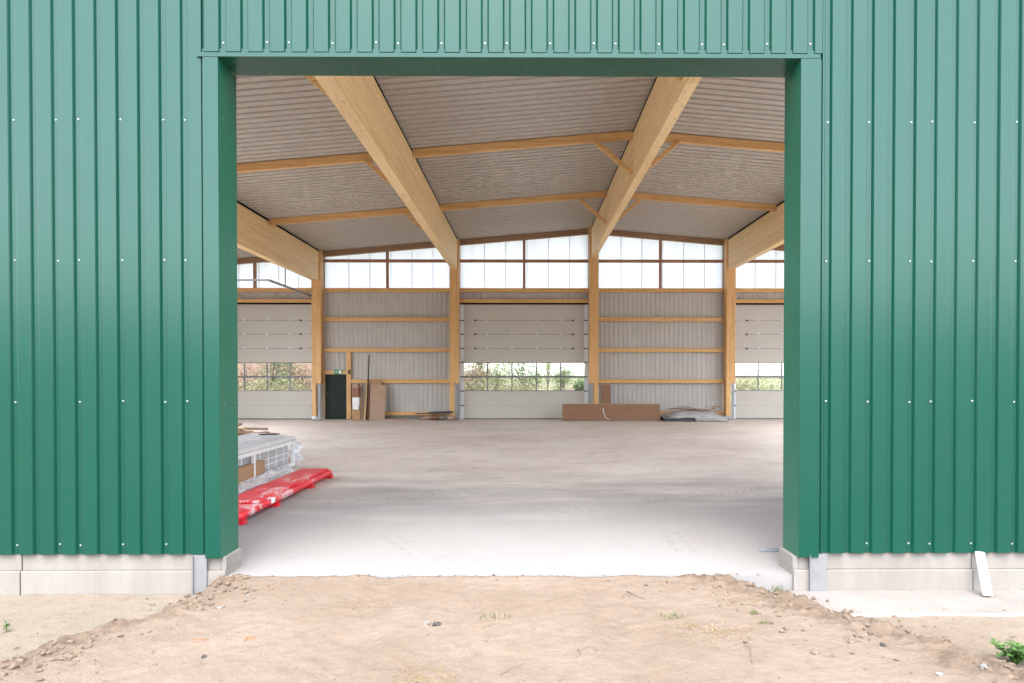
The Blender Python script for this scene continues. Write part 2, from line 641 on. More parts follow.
hall = empty('storage_hall', (0, 0, 0), label='large green metal storage hall with open doorway and timber frame inside', cat='building')

# --- front cladding -------------------------------------------------------------


rc = random.Random(17)


def clad(mb, x0, x1, z0, z1, valley0, pitch, y, depth=.026, valley=.040, flank=.014, out=-1):
    """trapezoid sheet: wide crowns, narrow valleys (valley centres at valley0 + k*pitch)"""
    pts = []
    k = math.floor((x0 - valley0) / pitch) - 1
    while valley0 + k * pitch < x1 + pitch:
        c = valley0 + k * pitch
        j1, j2 = rc.uniform(-.0012, .0012), rc.uniform(-.0012, .0012)
        e = .006
        pts += [(c - valley / 2 - flank - e, depth + j1), (c - valley / 2 - flank, depth - .002 + j1), (c - valley / 2, 0),
                (c + valley / 2, 0), (c + valley / 2 + flank, depth - .002 + j2), (c + valley / 2 + flank + e, depth + j2)]
        # shallow stiffening crease in the middle of each crown
        k += 1

    def cut(pts):
        res = []
        for (xa, da), (xb, db) in zip(pts, pts[1:]):
            if xb < x0 or xa > x1:
                continue
            if xa < x0:
                t = (x0 - xa) / (xb - xa)
                xa, da = x0, da + (db - da) * t
            if xb > x1:
                t = (x1 - xa) / (xb - xa) if xb > xa else 0
                xb, db = x1, da + (db - da) * t
            if not res:
                res.append((xa, da))
            res.append((xb, db))
        return res
    pr = cut(pts)
    n = len(pr)
    vs = [(x, y + out * d, z0) for x, d in pr] + [(x, y + out * d, z1) for x, d in pr]
    vs += [(x, y + out * d - out * .0015, z0) for x, d in pr] + [(x, y + out * d - out * .0015, z1) for x, d in pr]
    fs = [(i, i + 1, n + i + 1, n + i) for i in range(n - 1)]
    fs += [(2 * n + i + 1, 2 * n + i, 3 * n + i, 3 * n + i + 1) for i in range(n - 1)]
    fs += [(i, 2 * n + i, 2 * n + i + 1, i + 1) for i in range(n - 1)]
    fs += [(n + i, n + i + 1, 3 * n + i + 1, 3 * n + i) for i in range(n - 1)]
    mb.add(vs, fs, 0)


def screw(mb, x, y, z, r=.0082):
    for k, (ra, ya, yb) in enumerate(((r, y, y - .003), (r * .62, y - .003, y - .008))):
        n = 8 if k == 0 else 6
        c = [(x + ra * math.cos(2 * math.pi * i / n), z + ra * math.sin(2 * math.pi * i / n)) for i in range(n)]
        mb.prism(c, 'y', yb, ya, 1)


rows = [P(512, y, Y=D1).z for y in (121, 261, 401.5, 544)]
XG0, XG1 = XL, XR               # facade runs on past the frame on both sides
rs = random.Random(3)
# left field
mb = MB()
v0 = P(15.2, 330, Y=D1).x
pl = .1877
xe = P(203.5, 300, Y=D1).x
clad(mb, -8.9, xe, ZSH, ZSILL, v0, pl, D1)
for k in range(-24, 10):
    if k % 5 in (0, 2, 3):
        for z in rows:
            if rs.random() > .02:
                screw(mb, v0 + k * pl + rs.uniform(-.006, .006), D1, z + rs.uniform(-.006, .006))
mb.box(xe - .0, P(214, 300, Y=D1).x, D1 - .012, D1 - .002, ZSH, ZLINT - .01)
mb.build('front_cladding', [M['green'], M['zinc']], hall)
# right field
mb = MB()
v0 = P(826.2, 330, Y=D1).x
pr_ = .1862
xs = P(820.5, 300, Y=D1).x
clad(mb, xs, 8.7, ZSH, ZSILL, v0, pr_, D1)
for k in range(0, 32):
    if k % 5 in (0, 2, 4):
        for z in rows:
            if rs.random() > .02:
                screw(mb, v0 + k * pr_ + rs.uniform(-.006, .006), D1, z + rs.uniform(-.006, .006))
mb.box(P(806, 300, Y=D1).x, xs, D1 - .012, D1 - .002, ZSH, ZLINT - .01)
mb.build('front_cladding', [M['green'], M['zinc']], hall)
# header field
mb = MB()
zh0 = P(512, 53.6, Y=D1).z
v0 = P(398, 40, Y=D1).x
ph = .1911
clad(mb, xe + .004, xs - .004, zh0, ZSILL, v0, ph, D1)
for k in range(-9, 22):
    x = v0 + k * ph
    if xe + .05 < x < xs - .05:
        mb.box(x - .025, x + .025, D1 - .014, D1 - .0125, ZLINT + .02, zh0 + .002)
zs = P(512, 43.5, Y=D1).z
for k in range(-9, 22):
    if k % 5 in (0, 2, 4):
        x = v0 + k * ph
        if xe + .1 < x < xs - .1:
            screw(mb, x, D1, zs + rs.uniform(-.005, .005))
mb.build('front_cladding', [M['green'], M['zinc']], hall)

# wall core behind the sheets
mb = MB()
mb.box(-8.85, XO0 - .03, D1 + .035, DI, .20, ZSILL - .02)
mb.box(XO1 + .03, 8.65, D1 + .035, DI, .20, ZSILL - .02)
mb.box(XO0 - .03, XO1 + .03, D1 + .035, DI, ZLINT + .03, ZSILL - .025)
mb.box(XL, -8.851, D1 + .035, DI, 4.6, ZSILL - .02)  # unseen end bays left open below this to let daylight in
mb.box(8.651, XR, D1 + .035, DI, 4.6, ZSILL - .02)
mb.build('wall_core', M['rear_sheet'], hall)

# trims around the doorway
zfl = P(300, 557, Y=D1).z
for side, xa, xin in ((0, XO0, P(206, 300, Y=D1).x), (1, XO1, P(818, 300, Y=D1).x)):
    mb = MB()
    sgn = 1 if side == 0 else -1
    x0, x1 = sorted((xin, xa))
    mb.box(x0, x1, D1 - .040, D1 - .034, zfl, ZLINT + .004, 2)              # face flange
    # turned edge of the flange towards the sheet
    e0, e1 = sorted((xin, xin + sgn * .004))
    mb.box(e0, e1, D1 - .0335, D1 - .002, zfl, ZLINT + .002)
    r0, r1 = sorted((xa - sgn * .0045, xa))
    mb.box(r0, r1, D1 - .0335, D1 + REV, zfl - .004, ZLINT - .002)       # reveal leg
    b0, b1 = sorted((xa - sgn * .06, xa - sgn * .005))
    mb.box(b0, b1, D1 + REV - .004, D1 + REV + .001, zfl, ZLINT - .003)
    for z in (.75, 1.55, 2.9, 4.1):
        for yy in (.06, .27):
            p = Vector((xa + sgn * .0005, D1 + yy, z + rs.uniform(-.05, .05)))
            n = 7
            mb.add([(p.x + sgn * .003, p.y + .007 * math.cos(2 * math.pi * i / n), p.z + .007 * math.sin(2 * math.pi * i / n)) for i in range(n)],
                   [tuple(range(n))], 1)
    mb.build('jamb_trim', [M['green_trim_lit'], M['zinc'], M['green']], hall)
mb = MB()
xa, xb = P(198.5, 60, Y=D1).x, P(818.5, 60, Y=D1).x
mb.box(xa, xb, D1 - .044, D1 - .040, ZLINT, zh0 - .016, 2)                   # drip edge
mb.box(xa + .01, xb - .01, D1 - .012, D1 - .002, ZLINT + .02, zh0 + .03, 2)
for xq in (xe, xs):
    mb.box(xq - .02, xq + .02, D1 + .002, D1 + .006, ZSH, ZSILL - .01, 2)
mb.box(XO0 + .001, XO1 - .001, D1 - .0395, D1 + REV, ZLINT + .001, ZLINT + .006)   # soffit
x = XO0 + .35
while x < XO1:
    for yy in (.20, .29):
        p = (x + rs.uniform(-.02, .02), D1 + yy, ZLINT - .001)
        n = 7
        mb.add([(p[0] + .007 * math.cos(2 * math.pi * i / n), p[1] + .007 * math.sin(2 * math.pi * i / n), p[2]) for i in range(n)], [tuple(range(n))], 1)
    x += .78
mb.build('lintel_trim', [M['green_trim_lit'], M['zinc'], M['green']], hall)

# plinths
zled = P(100, 571, Y=D1).z
for side in (0, 1):
    mb = MB()
    if side == 0:
        segs = [(-13.9, P(20.3, 500, Y=D1).x - .004), (P(20.3, 500, Y=D1).x + .004, XO0 + .027)]
    else:
        segs = [(XO1 - .034, P(973, 500, Y=D1).x - .004), (P(973, 500, Y=D1).x + .004, 19.2)]
    for i, (a, b) in enumerate(segs):
        dy = .004 * i
        ua, ub = (a, min(b, XO0 - .02)) if side == 0 else (max(a, XO1 + .02), b)
        mb.box(ua, ub, D1 + .012 + dy, D1 + REV + .005, zled, .232)
        if side == 0 and i == 1:
            mb.box(XO0 - .0199, b, D1 + .012 + dy, D1 + REV + .005, zled, zfl - .005)
        if side == 1 and i == 0:
            mb.box(a, XO1 + .0199, D1 + .012 + dy, D1 + REV + .005, zled, zfl - .005)
        mb.box(a, b, D1 - .014 + dy, D1 + REV + .01, -.40, zled - .0005)
    mb.build('plinth', M['plinth'], hall, bevel=.006)
# steel strips that run down the plinth beside the doorway
for (pa, pb, pc, zb) in ((194.5, 208.0, 196, -.14), (808.0, 825.5, 809, -.15)):
    mb = MB()
    xa, xb = P(pa, 570, Y=D1).x, P(pb, 570, Y=D1).x
    mb.box(xa, xb, D1 - .026, D1 - .019, zb, .20)
    mb.box(xa, xa + .006, D1 - .045, D1 - .0265, zb, .195)
    mb.build('steel_strip', M['strip'], hall)

# light band over the front wall, out of the picture but part of the hall
for i in range(len(BX) - 1):
    a, b = BX[i], BX[i + 1]
    mb = MB()
    pr = [(a + .05, ZSILL), (b - .05, ZSILL), (b - .05, zroof(b) - .02), (a + .05, zroof(a) - .02)]
    mb.prism(pr, 'y', D1 + .10, D1 + .12)
    mb.build('light_band', M['polycarb'], hall)

# --- roof -----------------------------------------------------------------------
pitch = .262
YRL = 20.0      # unseen clear sheets, added over the outer bays for interior light, end here


def roof_sheet(name, x0, x1, y0, y1, m, cover):
    mb = MB()
    y = D1 + .02
    prof = []
    while y < YE + .1:
        if y0 - .001 <= y < y1:
            prof += [(y, 0), (y + .176, 0), (y + .196, .055), (y + .242, .055)]
        y += pitch
    if y1 < YE:
        prof.append((prof[-1][0] + .05, 0))
    n = len(prof)
    za, zb = zroof(x0), zroof(x1)
    vs = [(x0, yy, za + d) for yy, d in prof] + [(x1, yy, zb + d) for yy, d in prof]
    fs = [(i, i + 1, n + i + 1, n + i) for i in range(n - 1)]
    if cover:
        ya, yb = prof[0][0] - .02, prof[-1][0] + .3
        vs += [(x0, ya, za + .16), (x0, yb, za + .16), (x1, ya, zb + .16), (x1, yb, zb + .16)]
        fs += [(2 * n, 2 * n + 1, 2 * n + 3, 2 * n + 2)]
    mb.add(vs, fs)
    mb.build(name, m, hall)


for xa, xb, ya, yb, m, nm in ((BX[1] - .1, XRIDGE, D1, YE + .2, 'fleece', 'roof'),
                              (XRIDGE, BX[4] + .1, D1, YE + .2, 'fleece', 'roof'),
                              (XL - .3, BX[1] - .1, YRL, YE + .2, 'fleece', 'roof'),
                              (BX[4] + .1, XR + .3, YRL, YE + .2, 'fleece', 'roof'),
                              (XL - .3, BX[1] - .1, D1, YRL, 'added_roof_light', 'added_roof_light'),
                              (BX[4] + .1, XR + .3, D1, YRL, 'added_roof_light', 'added_roof_light')):
    roof_sheet(nm, xa, xb, ya, yb, M[m], m == 'fleece')

# --- gable sides: unseen, front part left open above a low plinth to admit daylight ---------------------------
for x, s in ((XL, -1), (XR, 1)):
    mb = MB()
    a, b = sorted((x, x + s * .2))
    mb.box(a, b, D1 + .40, YE, -.4, .18)
    mb.build('side_plinth', M['plinth'], hall)
    mb = MB()
    mb.box(a + .02, b - .02, 20.0, YE, .181, zroof(x) - .02)
    mb.build('side_wall', M['rear_sheet'], hall)

# --- beams, posts, purlins, braces ----------------------------------------------
YB0, YB1 = DI + .05, YP0
for bx in BX:
    mb = MB()
    zt = zroof(bx) - .075
    bw = .10 if bx == BX[3] else .12
    mb.box(bx - bw, bx + bw, YB0, YB1, zt - 1.18, zt)
    be = mb.build('glulam_beam', M['glulam_y'], hall, bevel=.006)
    mb = MB()
    mb.box(bx - bw + .004, bx + bw - .004, YB0 + .01, YB1, zt + .001, zroof(bx) - .012)  # black strip painted in for the shaded gap under the roof
    mb.build('gap_shade_strip', M['black'], be)
    mb = MB()
    mb.box(bx - .185, bx + .185, DI + .02, DI + .05 - .001, .0, zt)
    mb.build('post', M['wood_z'], hall)
    mb = MB()
    zc = 1.47
    mb.box(bx - .185, bx + .185, YP0 + .002, YP1, zc, zroof(bx) - .015)
    wl = -1 if abs(bx - 2.69) > .1 else 1        # timber half of the foot
    a, b = sorted((bx + wl * .185, bx + wl * .01))
    mb.box(a, b, YP0 + .002, YP1, .16, zc - .0005)
    po = mb.build('post', M['wood_z'], hall, bevel=.004)
    mb = MB()
    a, b = sorted((bx - wl * .150, bx - wl * .04))
    mb.box(a, b, YP0 + .04, YP0 + .052, .02, zc + .0)
    mb.box(bx - .16, bx + .16, YP0 + .03, YP1 - .03, .003, .02)
    mb.build('steel_shoe', M['galv'], po)

PUR = [P(414, 150, Y=10).y * 0 + v for v in (11.4, 16.8, 22.2)]
for yp in PUR:
    for i in range(len(BX) - 1):
        a, b = BX[i] + (.102 if i == 3 else .122), BX[i + 1] - (.102 if i == 2 else .122)
        mb = MB()
        za, zb = zroof(a) - .010, zroof(b) - .010
        hgt = .19
        mb.add([(a, yp - .06, za - hgt), (b, yp - .06, zb - hgt), (b, yp + .06, zb - hgt), (a, yp + .06, za - hgt),
                (a, yp - .06, za), (b, yp - .06, zb), (b, yp + .06, zb), (a, yp + .06, za)],
               [(3, 2, 1, 0), (4, 5, 6, 7), (0, 1, 5, 4), (1, 2, 6, 5), (2, 3, 7, 6), (3, 0, 4, 7)])
        mb.build('purlin', M['wood_x'], hall, bevel=.004)
    for bx, sides in ((BX[2], (-1,)), (BX[3], (-1, 1))):
        for s in sides:
            mb = MB()
            zt = zroof(bx) - .25
            bw_ = .10 if bx == BX[3] else .12
            mb.bar((bx + s * 1.02, yp, zt - .02), (bx + s * (bw_ + .005), yp, zt - .80), .10, .12, up=(0, 1, 0))
            mb.build('knee_brace', M['wood_x'], hall, bevel=.004)

# --- rear wall ------------------------------------------------------------------
bays = [(BX[i] + .186, BX[i + 1] - .186) for i in range(len(BX) - 1)]
is_door = [False, True, False, True, False, True]   # placeholder, fixed below
is_door = [True, False, True, False, True, False]
zw = lambda y: P(527, y, Y=YG).z
Z_T0, Z_T1 = zw(262.6), zw(259.6)
for i, (a, b) in enumerate(bays):
    # rafter under the roof edge
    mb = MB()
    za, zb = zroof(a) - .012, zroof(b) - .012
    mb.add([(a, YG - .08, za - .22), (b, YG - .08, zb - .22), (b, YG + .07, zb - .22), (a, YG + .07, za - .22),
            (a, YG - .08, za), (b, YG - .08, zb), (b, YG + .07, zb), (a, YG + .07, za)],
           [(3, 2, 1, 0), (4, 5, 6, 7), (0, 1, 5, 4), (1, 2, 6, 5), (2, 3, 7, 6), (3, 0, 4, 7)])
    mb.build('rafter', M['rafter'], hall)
    # light band: opal pane, transom, mullion
    mb = MB()
    mb.prism([(a, ZSILL), (b, ZSILL), (b, zb - .05), (a, za - .05)], 'y', YC - .02, YC)
    n = 4
    for k in range(1, 6):
        x = a + (b - a) * k / 6 + .12
        mb.box(x - .014, x + .014, YC - .035, YC - .0205, ZSILL + .01, min(zroof(x - .1), zroof(x + .1)) - .10, 1)
    w = mb.build('window', [M['polycarb'], M['poly_seam']], hall)
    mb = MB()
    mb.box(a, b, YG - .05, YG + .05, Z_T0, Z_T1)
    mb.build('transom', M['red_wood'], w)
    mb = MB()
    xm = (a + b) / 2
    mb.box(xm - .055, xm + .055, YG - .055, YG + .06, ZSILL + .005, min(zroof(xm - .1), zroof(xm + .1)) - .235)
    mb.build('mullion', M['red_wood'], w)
    # sill timber
    mb = MB()
    mb.box(a, b, YG - .07, YG + .08, ZSILL - .16, ZSILL)
    mb.build('sill', M['wood_x'], hall)
    # sheet
    mb = MB()
    zb_ = zw(304.6) if is_door[i] else .20
    clad(mb, a - .03, b + .03, zb_, ZSILL - .01, a + .07, .19, YC, depth=.022, valley=.095, flank=.018)
    mb.build('rear_cladding', M['rear_sheet'], hall)
    if is_door[i]:
        mb = MB()
        mb.box(a, b, YG - .08, YG + .05, zw(304.0), zw(299.4))
        mb.build('lintel', M['wood_x'], hall)
        mb = MB()
        mb.box(a + .02, b - .02, YG - .10, YG - .082, zw(304.8), zw(303.2))
        mb.build('lintel_seal', M['black'], hall)
    else:
        for gy in ((317.5, 321.5), (348.4, 352.2), (379.2, 383.2), (411.6, 415.2)):
            xa = a
            if i == 1 and gy[0] > 360:
                xa = P(351.5, 400, Y=YG).x
            mb = MB()
            mb.box(xa, b, YG - .06, YG + .06, zw(gy[1]), zw(gy[0]))
            mb.build('girt', M['wood_x'], hall, bevel=.003)
        mb = MB()
        mb.box(a, b, YG + .02, YE, -.2, .199)
        mb.build('rear_plinth', M['plinth'], hall)
# outer skin beyond the rear posts
mb = MB()
for i, (a, b) in enumerate(bays):
    mb = MB()
    mb.box(b, b + .372, YC + .01, YE, -.2, zroof(b + .186) - .03)
    mb.build('rear_wall_strip', M['rear_sheet'], hall)
mb = MB()
mb.box(XL, BX[0] + .186, YC + .01, YE, -.2, zroof(XL) - .03)
mb.build('rear_wall_strip', M['rear_sheet'], hall)

# sectional doors
ZD = [zw(y) for y in (419.2, 405.5, 391.0, 376.8, 362.4, 348.5, 334.2, 320.4, 304.2)]
YD = 27.98
for i, (a, b) in enumerate(bays):
    if not is_door[i]:
        continue
    x0, x1 = a + .125, b - .125
    mb = MB()
    secs = [(0, 1), (1, 2), (4, 5), (5, 6), (6, 7), (7, 8)]
    for (s0, s1) in secs:
        z0, z1 = ZD[s0] + .004, ZD[s1] - .004
        z0 = max(z0, .03)
        mb.box(x0, x1, YD, YD + .045, z0, z1, 0)
        # pressed horizontal lines in each section
        for t in (.25, .5, .75):
            zz = z0 + (z1 - z0) * t
            mb.box(x0 + .002, x1 - .002, YD - .004, YD - .0005, zz - .018, zz + .018, 0)
    mb.box(x0 + .01, x1 - .01, YD + .015, YD + .03, .012, ZD[2] - .002, 1)
    mb.box(x0 + .01, x1 - .01, YD + .015, YD + .03, ZD[4] + .002, ZD[8] - .002, 1)
    mb.box(x0, x1, YD - .004, YD + .05, .002, .029, 2)
    d = mb.build('sectional_door', [M['door_panel'], M['door_groove'], M['black']], hall)
    # glazed sections
    mb = MB()
    fw = .035
    zb0, zb1, zb2 = ZD[2], ZD[3], ZD[4]
    for z in (zb0, zb1, zb2):
        hw = .035 if z == zb1 else .025
        mb.box(x0, x1, YD + .001, YD + .044, z - hw + .0, z + hw)
    ncol = 5
    for k in range(ncol + 1):
        x = x0 + (x1 - x0) * k / ncol
        hw = .025
        xa_, xb_ = max(x0 + .0005, x - hw), min(x1 - .0005, x + hw)
        mb.box(xa_, xb_, YD + .003, YD + .042, zb0 + .0255, zb1 - .0355)
        mb.box(xa_, xb_, YD + .003, YD + .042, zb1 + .0355, zb2 - .0255)
    mb.build('window_frame', M['frame_grey'], d)
    mb = MB()
    mb.box(x0 + .01, x1 - .01, YD + .020, YD + .026, zb0, zb2)
    mb.build('window_pane', M['glass'], d)
    # guide rails with hinge rollers
    for s, xr in ((1, x0), (-1, x1)):
        mb = MB()
        xo = xr - s * .035
        xa_, xb_ = sorted((xr + s * .035, xr - s * .124))
        mb.box(xa_, xb_, YD - .03, YD - .022, .01, ZD[8] + .02, 0)
        xa_, xb_ = sorted((xr - s * .110, xr - s * .116))
        mb.box(xa_, xb_, YD - .09, YD - .0225, .01, ZD[8] + .02, 0)
        for z in ZD[1:8]:
            xa_, xb_ = sorted((xr + s * .05, xr - s * .122))
            mb.box(xa_, xb_, YD - .06, YD - .0305, z - .022, z + .022, 1)
        mb.build('guide_rail', [M['rail'], M['dark_metal']], d)
    # stiffening rods with hinges on the upper joints
    mb = MB()
    for z in ZD[5:8]:
        xa_, xb_ = x0 + (x1 - x0) * .10, x0 + (x1 - x0) * .90
        mb.box(xa_, xb_, YD - .022, YD - .008, z - .011, z + .011, 0)
        for xx in (xa_, xb_):
            mb.box(xx - .04, xx + .04, YD - .035, YD - .006, z - .035, z + .035, 1)
        for k in range(1, 5):
            xx = x0 + (x1 - x0) * k / 5
            mb.box(xx - .03, xx + .03, YD - .03, YD - .005, z - .01, z + .05, 2)
    mb.build('door_strut', [M['galv'], M['dark_metal'], M['rail']], d)

# overhead tracks of the left door
xr_ = bays[0][1] - .12
mb = MB()
zt_ = 5.00
mb.bar((xr_, 27.85, zt_ + .02), (xr_, 23.3, zt_ + .02), .05, .07)
mb.bar((bays[0][0] + .12, 27.85, zt_ + .02), (bays[0][0] + .12, 23.3, zt_ + .02), .05, .07)
mb.bar((bays[0][0] + .095, 23.25, zt_ + .02), (xr_ + .026, 23.25, zt_ + .02), .05, .06)
mb.bar((xr_ - .02, 24.9, zt_ + .056), (xr_ - .02, 24.9, zroof(xr_) - .02), .035, .035, up=(0, 1, 0))
mb.build('door_track', M['galv'], hall)

# escape door with frame studs
dx0, dx1 = P(325.6, 400, Y=YG).x, P(346.4, 400, Y=YG).x
zdt = zw(374.4)
mb = MB()
mb.box(dx0, dx1, YG - .03, YG + .03, .012, zdt)
for t0, t1 in ((.08, .46), (.54, .93)):
    mb.box(dx0 + .12, dx1 - .12, YG - .036, YG - .0305, zdt * t0, zdt * t1)
d = mb.build('escape_door', M['green_door'], hall, bevel=.003)
mb = MB()
hx = dx0 + .09
mb.tube([(hx, YG - .031, 1.0), (hx, YG - .08, 1.0), (hx + .12, YG - .08, 1.0)], .010)
mb.box(hx - .02, hx + .02, YG - .0385, YG - .031, .90, 1.08)
mb.build('handle', M['dark_metal'], d)
mb = MB()
sx0, sx1 = P(346.9, 400, Y=YG).x, P(351.3, 400, Y=YG).x
mb.box(sx0, sx1, YG - .07, YG + .06, .02, zw(352.3))
mb.box(bays[1][0] + .001, sx0 - .001, YG - .065, YG + .05, zdt + .004, zw(370.6))
mb.box(bays[1][0] + .001, dx0 - .006, YG - .06, YG + .05, .02, zdt + .003)
mb.build('door_frame', M['wood_z'], hall, bevel=.003)

# ------------------------------------------------------------------ floor slab
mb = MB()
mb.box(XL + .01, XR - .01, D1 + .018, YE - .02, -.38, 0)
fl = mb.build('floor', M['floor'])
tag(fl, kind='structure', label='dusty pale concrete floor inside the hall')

# tread marks pressed into the dust on the slab
mb = MB()
rt = random.Random(5)


def tread(p0, p1, n, w, ang):
    a, b = P(*p0, z=0), P(*p1, z=0)
    d = (b - a).normalized()
    for k in range(n):
        c = a + (b - a) * (k + rt.uniform(-.12, .12)) / n
        c.z = .0005
        if rt.random() < .22:
            continue
        for sg in (-1, 1):
            e = (d * math.cos(ang) + Vector((-d.y, d.x, 0)) * sg * math.sin(ang))
            c2 = c + Vector((-d.y, d.x, 0)) * sg * w * .3
            L = w * .42 * rt.uniform(.4, 1.1)
            mb.bar(c2 - e * L / 2, c2 + e * L / 2, rt.uniform(.010, .022), .004)


tread((668, 532), (690, 556), 12, .26, 1.1)
tread((560, 512), (775, 488), 26, .24, 1.0)
tread((330, 503), (480, 492), 22, .24, 1.0)
tread((390, 536), (420, 556), 8, .24, 1.1)
o = mb.build('dust', M['floor_dust'])
tag(o, kind='stuff', label='faint tyre tread marks in the pale dust on the slab', cat='dust')

# ------------------------------------------------------------------ ground


def interp(tab, y):
    if y >= tab[0][0]:
        return tab[0][1]
    for (ya, xa), (yb, xb) in zip(tab, tab[1:]):
        if y >= yb:
            t = (y - yb) / (ya - yb)
            return xb + (xa - xb) * t
    return tab[-1][1]


def edge_tab(pix, z, ext):
    t = [P(x, y, z=z) for x, y in pix]
    return sorted([(p.y, p.x) for p in t] + ext, reverse=True)


XLT = edge_tab([(240, 578), (222.7, 580.5), (181.7, 602), (146.5, 617), (88, 634), (29, 653), (0, 667)], -.07, [(6.3, -2.5), (3.3, -4.3), (1.0, -8)])
XRT = edge_tab([(716, 577), (750, 588), (790, 600), (816.5, 604), (838.8, 615), (877, 624), (898, 632), (972, 652), (1024, 676)], -.07, [(6.3, 1.7), (3.0, 4.6), (1.0, 8)])


def fbm(x, y, s, o=3):
    return noise.fractal(Vector((x * s, y * s, 3.7)), 1.0, 2.0, o)


def sstep(a, b, x):
    t = max(0, min(1, (x - a) / (b - a)))
    return t * t * (3 - 2 * t)


def ground_h(x, y):
    """height and soil mix (dark soil, pale sand, grass)"""
    if y > D1 + .016:
        if y > 34 or abs(x) > 40:
            return -.15, (0, 0, min(1, .7 + .3 * fbm(x, y, .05))) if y > 34 else (0, 0, .4)
        return (-.5, (0, 0, 0))
    xl, xr = interp(XLT, y), interp(XRT, y)
    d = min(x - xl, xr - x)
    near = -1.5 < y
    w = .06 * fbm(x, y, 2.3) + .05 * fbm(x + 9, y, 6)
    t = sstep(-.10, .16, d + w)
    left = (x - xl) < (xr - x)
    low = -.152 + .012 * fbm(x, y, 1.1) + .004 * fbm(x, y, 7)
    if not left:
        low = -.150 + .012 * fbm(x, y, 1.5)
    top = -.004 + .010 * fbm(x, y, .9) + .008 * fbm(x, y, 3.2) + .007 * fbm(x, y, 11)
    # faint wheel tracks running into the doorway
    for xc in (-1.1, .75):
        q = (x - xc - .12 * math.sin(y * .8)) / .16
        top += (-.016 + .006 * fbm(x, y, 5)) * math.exp(-q * q) + .006 * math.exp(-(abs(q) - 1.7) ** 2 * 3)
    # a slight lip over the slab edge
    top += .010 * sstep(D1 - .35, D1, y)
    h = low + (top - low) * t
    sh = math.exp(-((d - (.16 if left else .22)) / (.26 if left else .34)) ** 2)
    h += sh * (.030 * fbm(x + 4, y, 6, 4) + .034 * fbm(x, y + 7, 15, 4) + .004)
    soil = min(1, sh * (1.15 + .7 * fbm(x, y, 3.0)))
    soil = max(soil, .12 * t * (1 + fbm(x, y, 1.6)))
    pale = (1 - t) * (1 if left else .45) * sstep(-.02, -.18, d + w) * sstep(1.0, 3.5, y)
    return h, (max(0, soil), pale, 0)


def axis(lo, hi, step, outer, g=1.35):
    a = []
    x = lo
    while x <= hi + 1e-6:
        a.append(x)
        x += step
    st = step
    left, right = [a[0]], [a[-1]]
    while left[-1] > -outer:
        st *= g
        left.append(left[-1] - st)
    st = step
    while right[-1] < outer:
        st *= g
        right.append(right[-1] + st)
    return left[1:][::-1] + a + right[1:]


gx = axis(-5.2, 5.2, .026, 900)
gy = [y for y in axis(3.35, D1 + .012, .022, 900) if y < D1 + .0125] + [D1 + .017]
st = .4
yy = D1 + .5
while yy < 900:
    gy.append(yy)
    st *= 1.25
    yy += st
vs, cols = [], []
for y in gy:
    for x in gx:
        h, c = ground_h(x, y)
        vs.append((x, y, h))
        cols.append((c[0], c[1], c[2], 1))
nx = len(gx)
fs = [(j * nx + i, j * nx + i + 1, (j + 1) * nx + i + 1, (j + 1) * nx + i) for j in range(len(gy) - 1) for i in range(nx - 1)]
me = bpy.data.meshes.new('ground')
me.from_pydata(vs, [], fs)
ca = me.color_attributes.new('soil', 'FLOAT_COLOR', 'POINT')
ca.data.foreach_set('color', [k for c in cols for k in c])
me.polygons.foreach_set('use_smooth', [True] * len(fs))
me.materials.append(M['ground'])
g = bpy.data.objects.new('ground', me)
col.objects.link(g)
tag(g, kind='structure', label='sandy trodden building site ground in front of the hall')

# lean concrete strip along the right plinth
mb = MB()
top = []
nx_, ny_ = 120, 14
for j in range(ny_ + 1):
    for i in range(nx_ + 1):
        x = 2.30 + 5.0 * i / nx_
        y = 5.42 + .02 * fbm(x, 0, 2) * (1 - j / ny_) + (D1 - .012 - 5.42) * j / ny_
        top.append((x, y, -.128 + .006 * fbm(x, y, 3) + .003 * fbm(x, y, 12)))
fs = [(j * (nx_ + 1) + i, j * (nx_ + 1) + i + 1, (j + 1) * (nx_ + 1) + i + 1, (j + 1) * (nx_ + 1) + i) for j in range(ny_) for i in range(nx_)]
k = len(top)
skirt = [(top[i][0], top[i][1] - .01, -.3) for i in range(nx_ + 1)]
fs += [(i, k + i, k + i + 1, i + 1) for i in range(nx_)]
mb.add(top + skirt, fs)
ap = mb.build('apron', M['apron'], smooth=True)
tag(ap, kind='structure', label='pale lean concrete strip along the right plinth')

# loose clods and pebbles
mb = MB()
rr = random.Random(11)
cnt = 0
while cnt < 4200:
    y = 3.4 + (D1 - 3.42) * rr.random()
    side = rr.random()
    if side < .40:
        x = interp(XLT, y) + rr.gauss(.22, .24)
    elif side < .80:
        x = interp(XRT, y) - rr.gauss(.28, .36)
    else:
        x = rr.uniform(-5, 5)
    if not -5.2 < x < 5.2:
        continue
    if side < .80 and fbm(x + 3, y + 5, 2.2) + rr.uniform(-.25, .25) < -.05:
        continue
    h, c = ground_h(x, y)
    if x > 2.3 and y > 5.42:
        h = max(h, -.128)
    big = rr.random() ** 7
    r = .0025 + .026 * big if side < .80 else .0015 + .011 * big
    mb.rock((x, y, h + r * .15), r, cnt, .7, 0, 1, .5)
    cnt += 1
# crumbs along the slab edge
for k in range(170):
    x = rr.uniform(-2.3, 2.1)
    y = D1 + rr.gauss(.0, .035)
    mb.rock((x, y, .006 if y > D1 + .01 else ground_h(x, y)[0] + .003), .003 + .010 * rr.random() ** 3, 5000 + k, .6, 0, 1, .5)
o = mb.build('soil_clods', M['clod'])
tag(o, kind='stuff', label='loose soil clods and pebbles along the ramp edges', cat='soil clods')

# ------------------------------------------------------------------ small things on the ground


